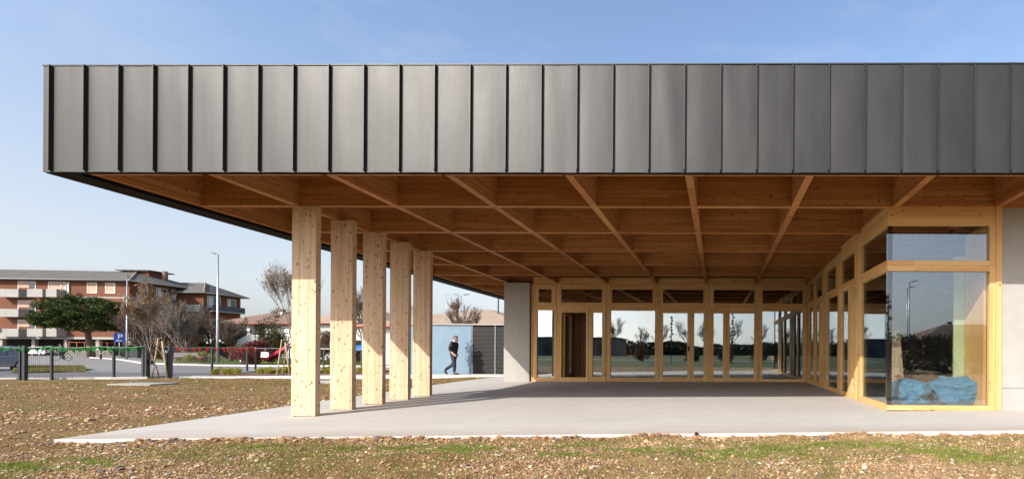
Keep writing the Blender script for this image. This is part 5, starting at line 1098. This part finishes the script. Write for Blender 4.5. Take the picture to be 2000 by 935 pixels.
for i, (x, y, rx, h, lab) in enumerate(((-10.5, -32, 1.3, 2.0, 'round dark bush mirrored in the wide rear window'), (1.2, -27, 1.2, 2.1, 'round dark bush mirrored in the right-hand door'), (5.2, -29, 1.0, 1.9, 'round dark bush mirrored at the edge of the right rear window'), (-3.5, -30, .9, 1.7, 'round dark bush mirrored in the narrow middle door'), (13, -34, 1.2, 2.0, 'round dark bush mirrored in the side glazing'))):
    shrub('round_bush', lab, Vector((x, y, -.1)), rblobs(14, rx * .8, rx * .8, h, .6, 80 + i), 2200, .09, 'hedge_leaf', group='round bushes mirrored in the glass', seed=80 + i)
for i, (x, y, H, lab) in enumerate(((-4.6, -13, 4.6, 'thin columnar sapling mirrored in the door with the handle'), (1.4, -13.5, 5.0, 'thin columnar sapling mirrored in the right-hand door'), (-11.5, -14, 2.2, 'small mop-headed sapling mirrored in the wide rear window'), (9.4, -10, 4.4, 'thin columnar sapling mirrored in the side glazing'))):
    th = thing('columnar_sapling', lab, 'tree', Vector((x, y, -.1)), group='saplings mirrored in the glass'); MB().tube([(0, 0, -.05), (.02, 0, H * .5), (0, 0, H)], [.035, .028, .012], 6).build('trunk', 'bark', th)
    bl_ = [(r.uniform(-.08, .08), r.uniform(-.08, .08), H * (.45 + .55 * j / 8), .13, .13, .16) for j in range(9)] if H > 3 else [(0, 0, H * .8, .4, .4, .3)]; cloud_obj('foliage', blob_pts(420, bl_, 90 + i, .2), .06, 'hedge_leaf', th, seed=90 + i)
rs = np.random.default_rng(5); n_ = 90000; X = rs.uniform(-170, 150, n_); Hh_ = 2.2 + 1.9 * hsh(X * .12, X * 0, 3) + 2.6 * hsh(X * .5, X * 0, 4) * hsh(X * .05, X * 0, 7); pts = np.stack([X, -140 + rs.normal(0, 3, n_), rs.uniform(0, 1, n_) ** 1.3 * Hh_], -1)
tag(cloud_obj('far_wood', pts, .42, 'hedge_leaf', seed=5), 'long dark belt of distant trees mirrored in the glass', 'wood', kind='stuff')
plain('shed_grey', (0.10, 0.12, 0.14), .7)
gs = thing('long_shed', 'long low grey shed mirrored left in the rear glazing', 'shed', Vector((-44, -112, -.1))); MB().box(-16, 16, 0, 14, 0, 4.6).build('wall', 'shed_grey', gs); MB().box(-16.4, 16.4, -.4, 14.4, 4.603, 5.0).build('roof', 'fence_grey', gs)
for i in range(6): MB().box(-14 + i * 5, -11.5 + i * 5, 14.003, 14.05, .1, 3).build('shutter_door', 'fence_grey', gs)
hd_ = [(x, r.uniform(-.4, .4), z, .8, .7, .6) for x in np.arange(-6, 14, .9) for z in (.5, 1.3, 2.0 + r.uniform(-.1, .35))]
shrub('clipped_hedge', 'tall dark hedge mirrored in the big corner window', Vector((16.5, -15.5, -.05)), hd_, 15000, .10, 'hedge_leaf', 'hedge', seed=99)
house('house with a low tiled roof mirrored above the hedge in the corner window', Vector((39, -56, -.1)), math.pi, 16, 10, 3.6, 5.9, 'tile_red', 'brick_red', chim=(2, 5, 6.0))
lamp('slim lamp post mirrored left in the corner window', Vector((19.2, -32, -.1)), 8.4, (.6, 0), 'galvanised'); lamp('slimmer lamp post mirrored next to it in the corner window', Vector((22.5, -41, -.1)), 9.0, (.6, 0), 'galvanised'); lamp('lamp post mirrored at the right edge of the corner window', Vector((15.4, -9.5, -.05)), 7.2, (-.5, 0), 'galvanised')
dr = thing('floor_spotlight', 'small dark spotlight set at the terrace edge in the foreground', 'spotlight', Vector((atY(1361, 850, 6.42).x, 6.40, fl(-.2, 6.4) - .03)))
MB().tube([(0, 0, -.05), (0, 0, .0), (0, 0, .012)], [.045, .045, .03], 12).build('base', 'galvanised', dr); MB().tube([(-.02, 0, .015), (.0, 0, .035), (.01, 0, .045)], [.02, .026, .02], 10).build('head', 'black_metal', dr)
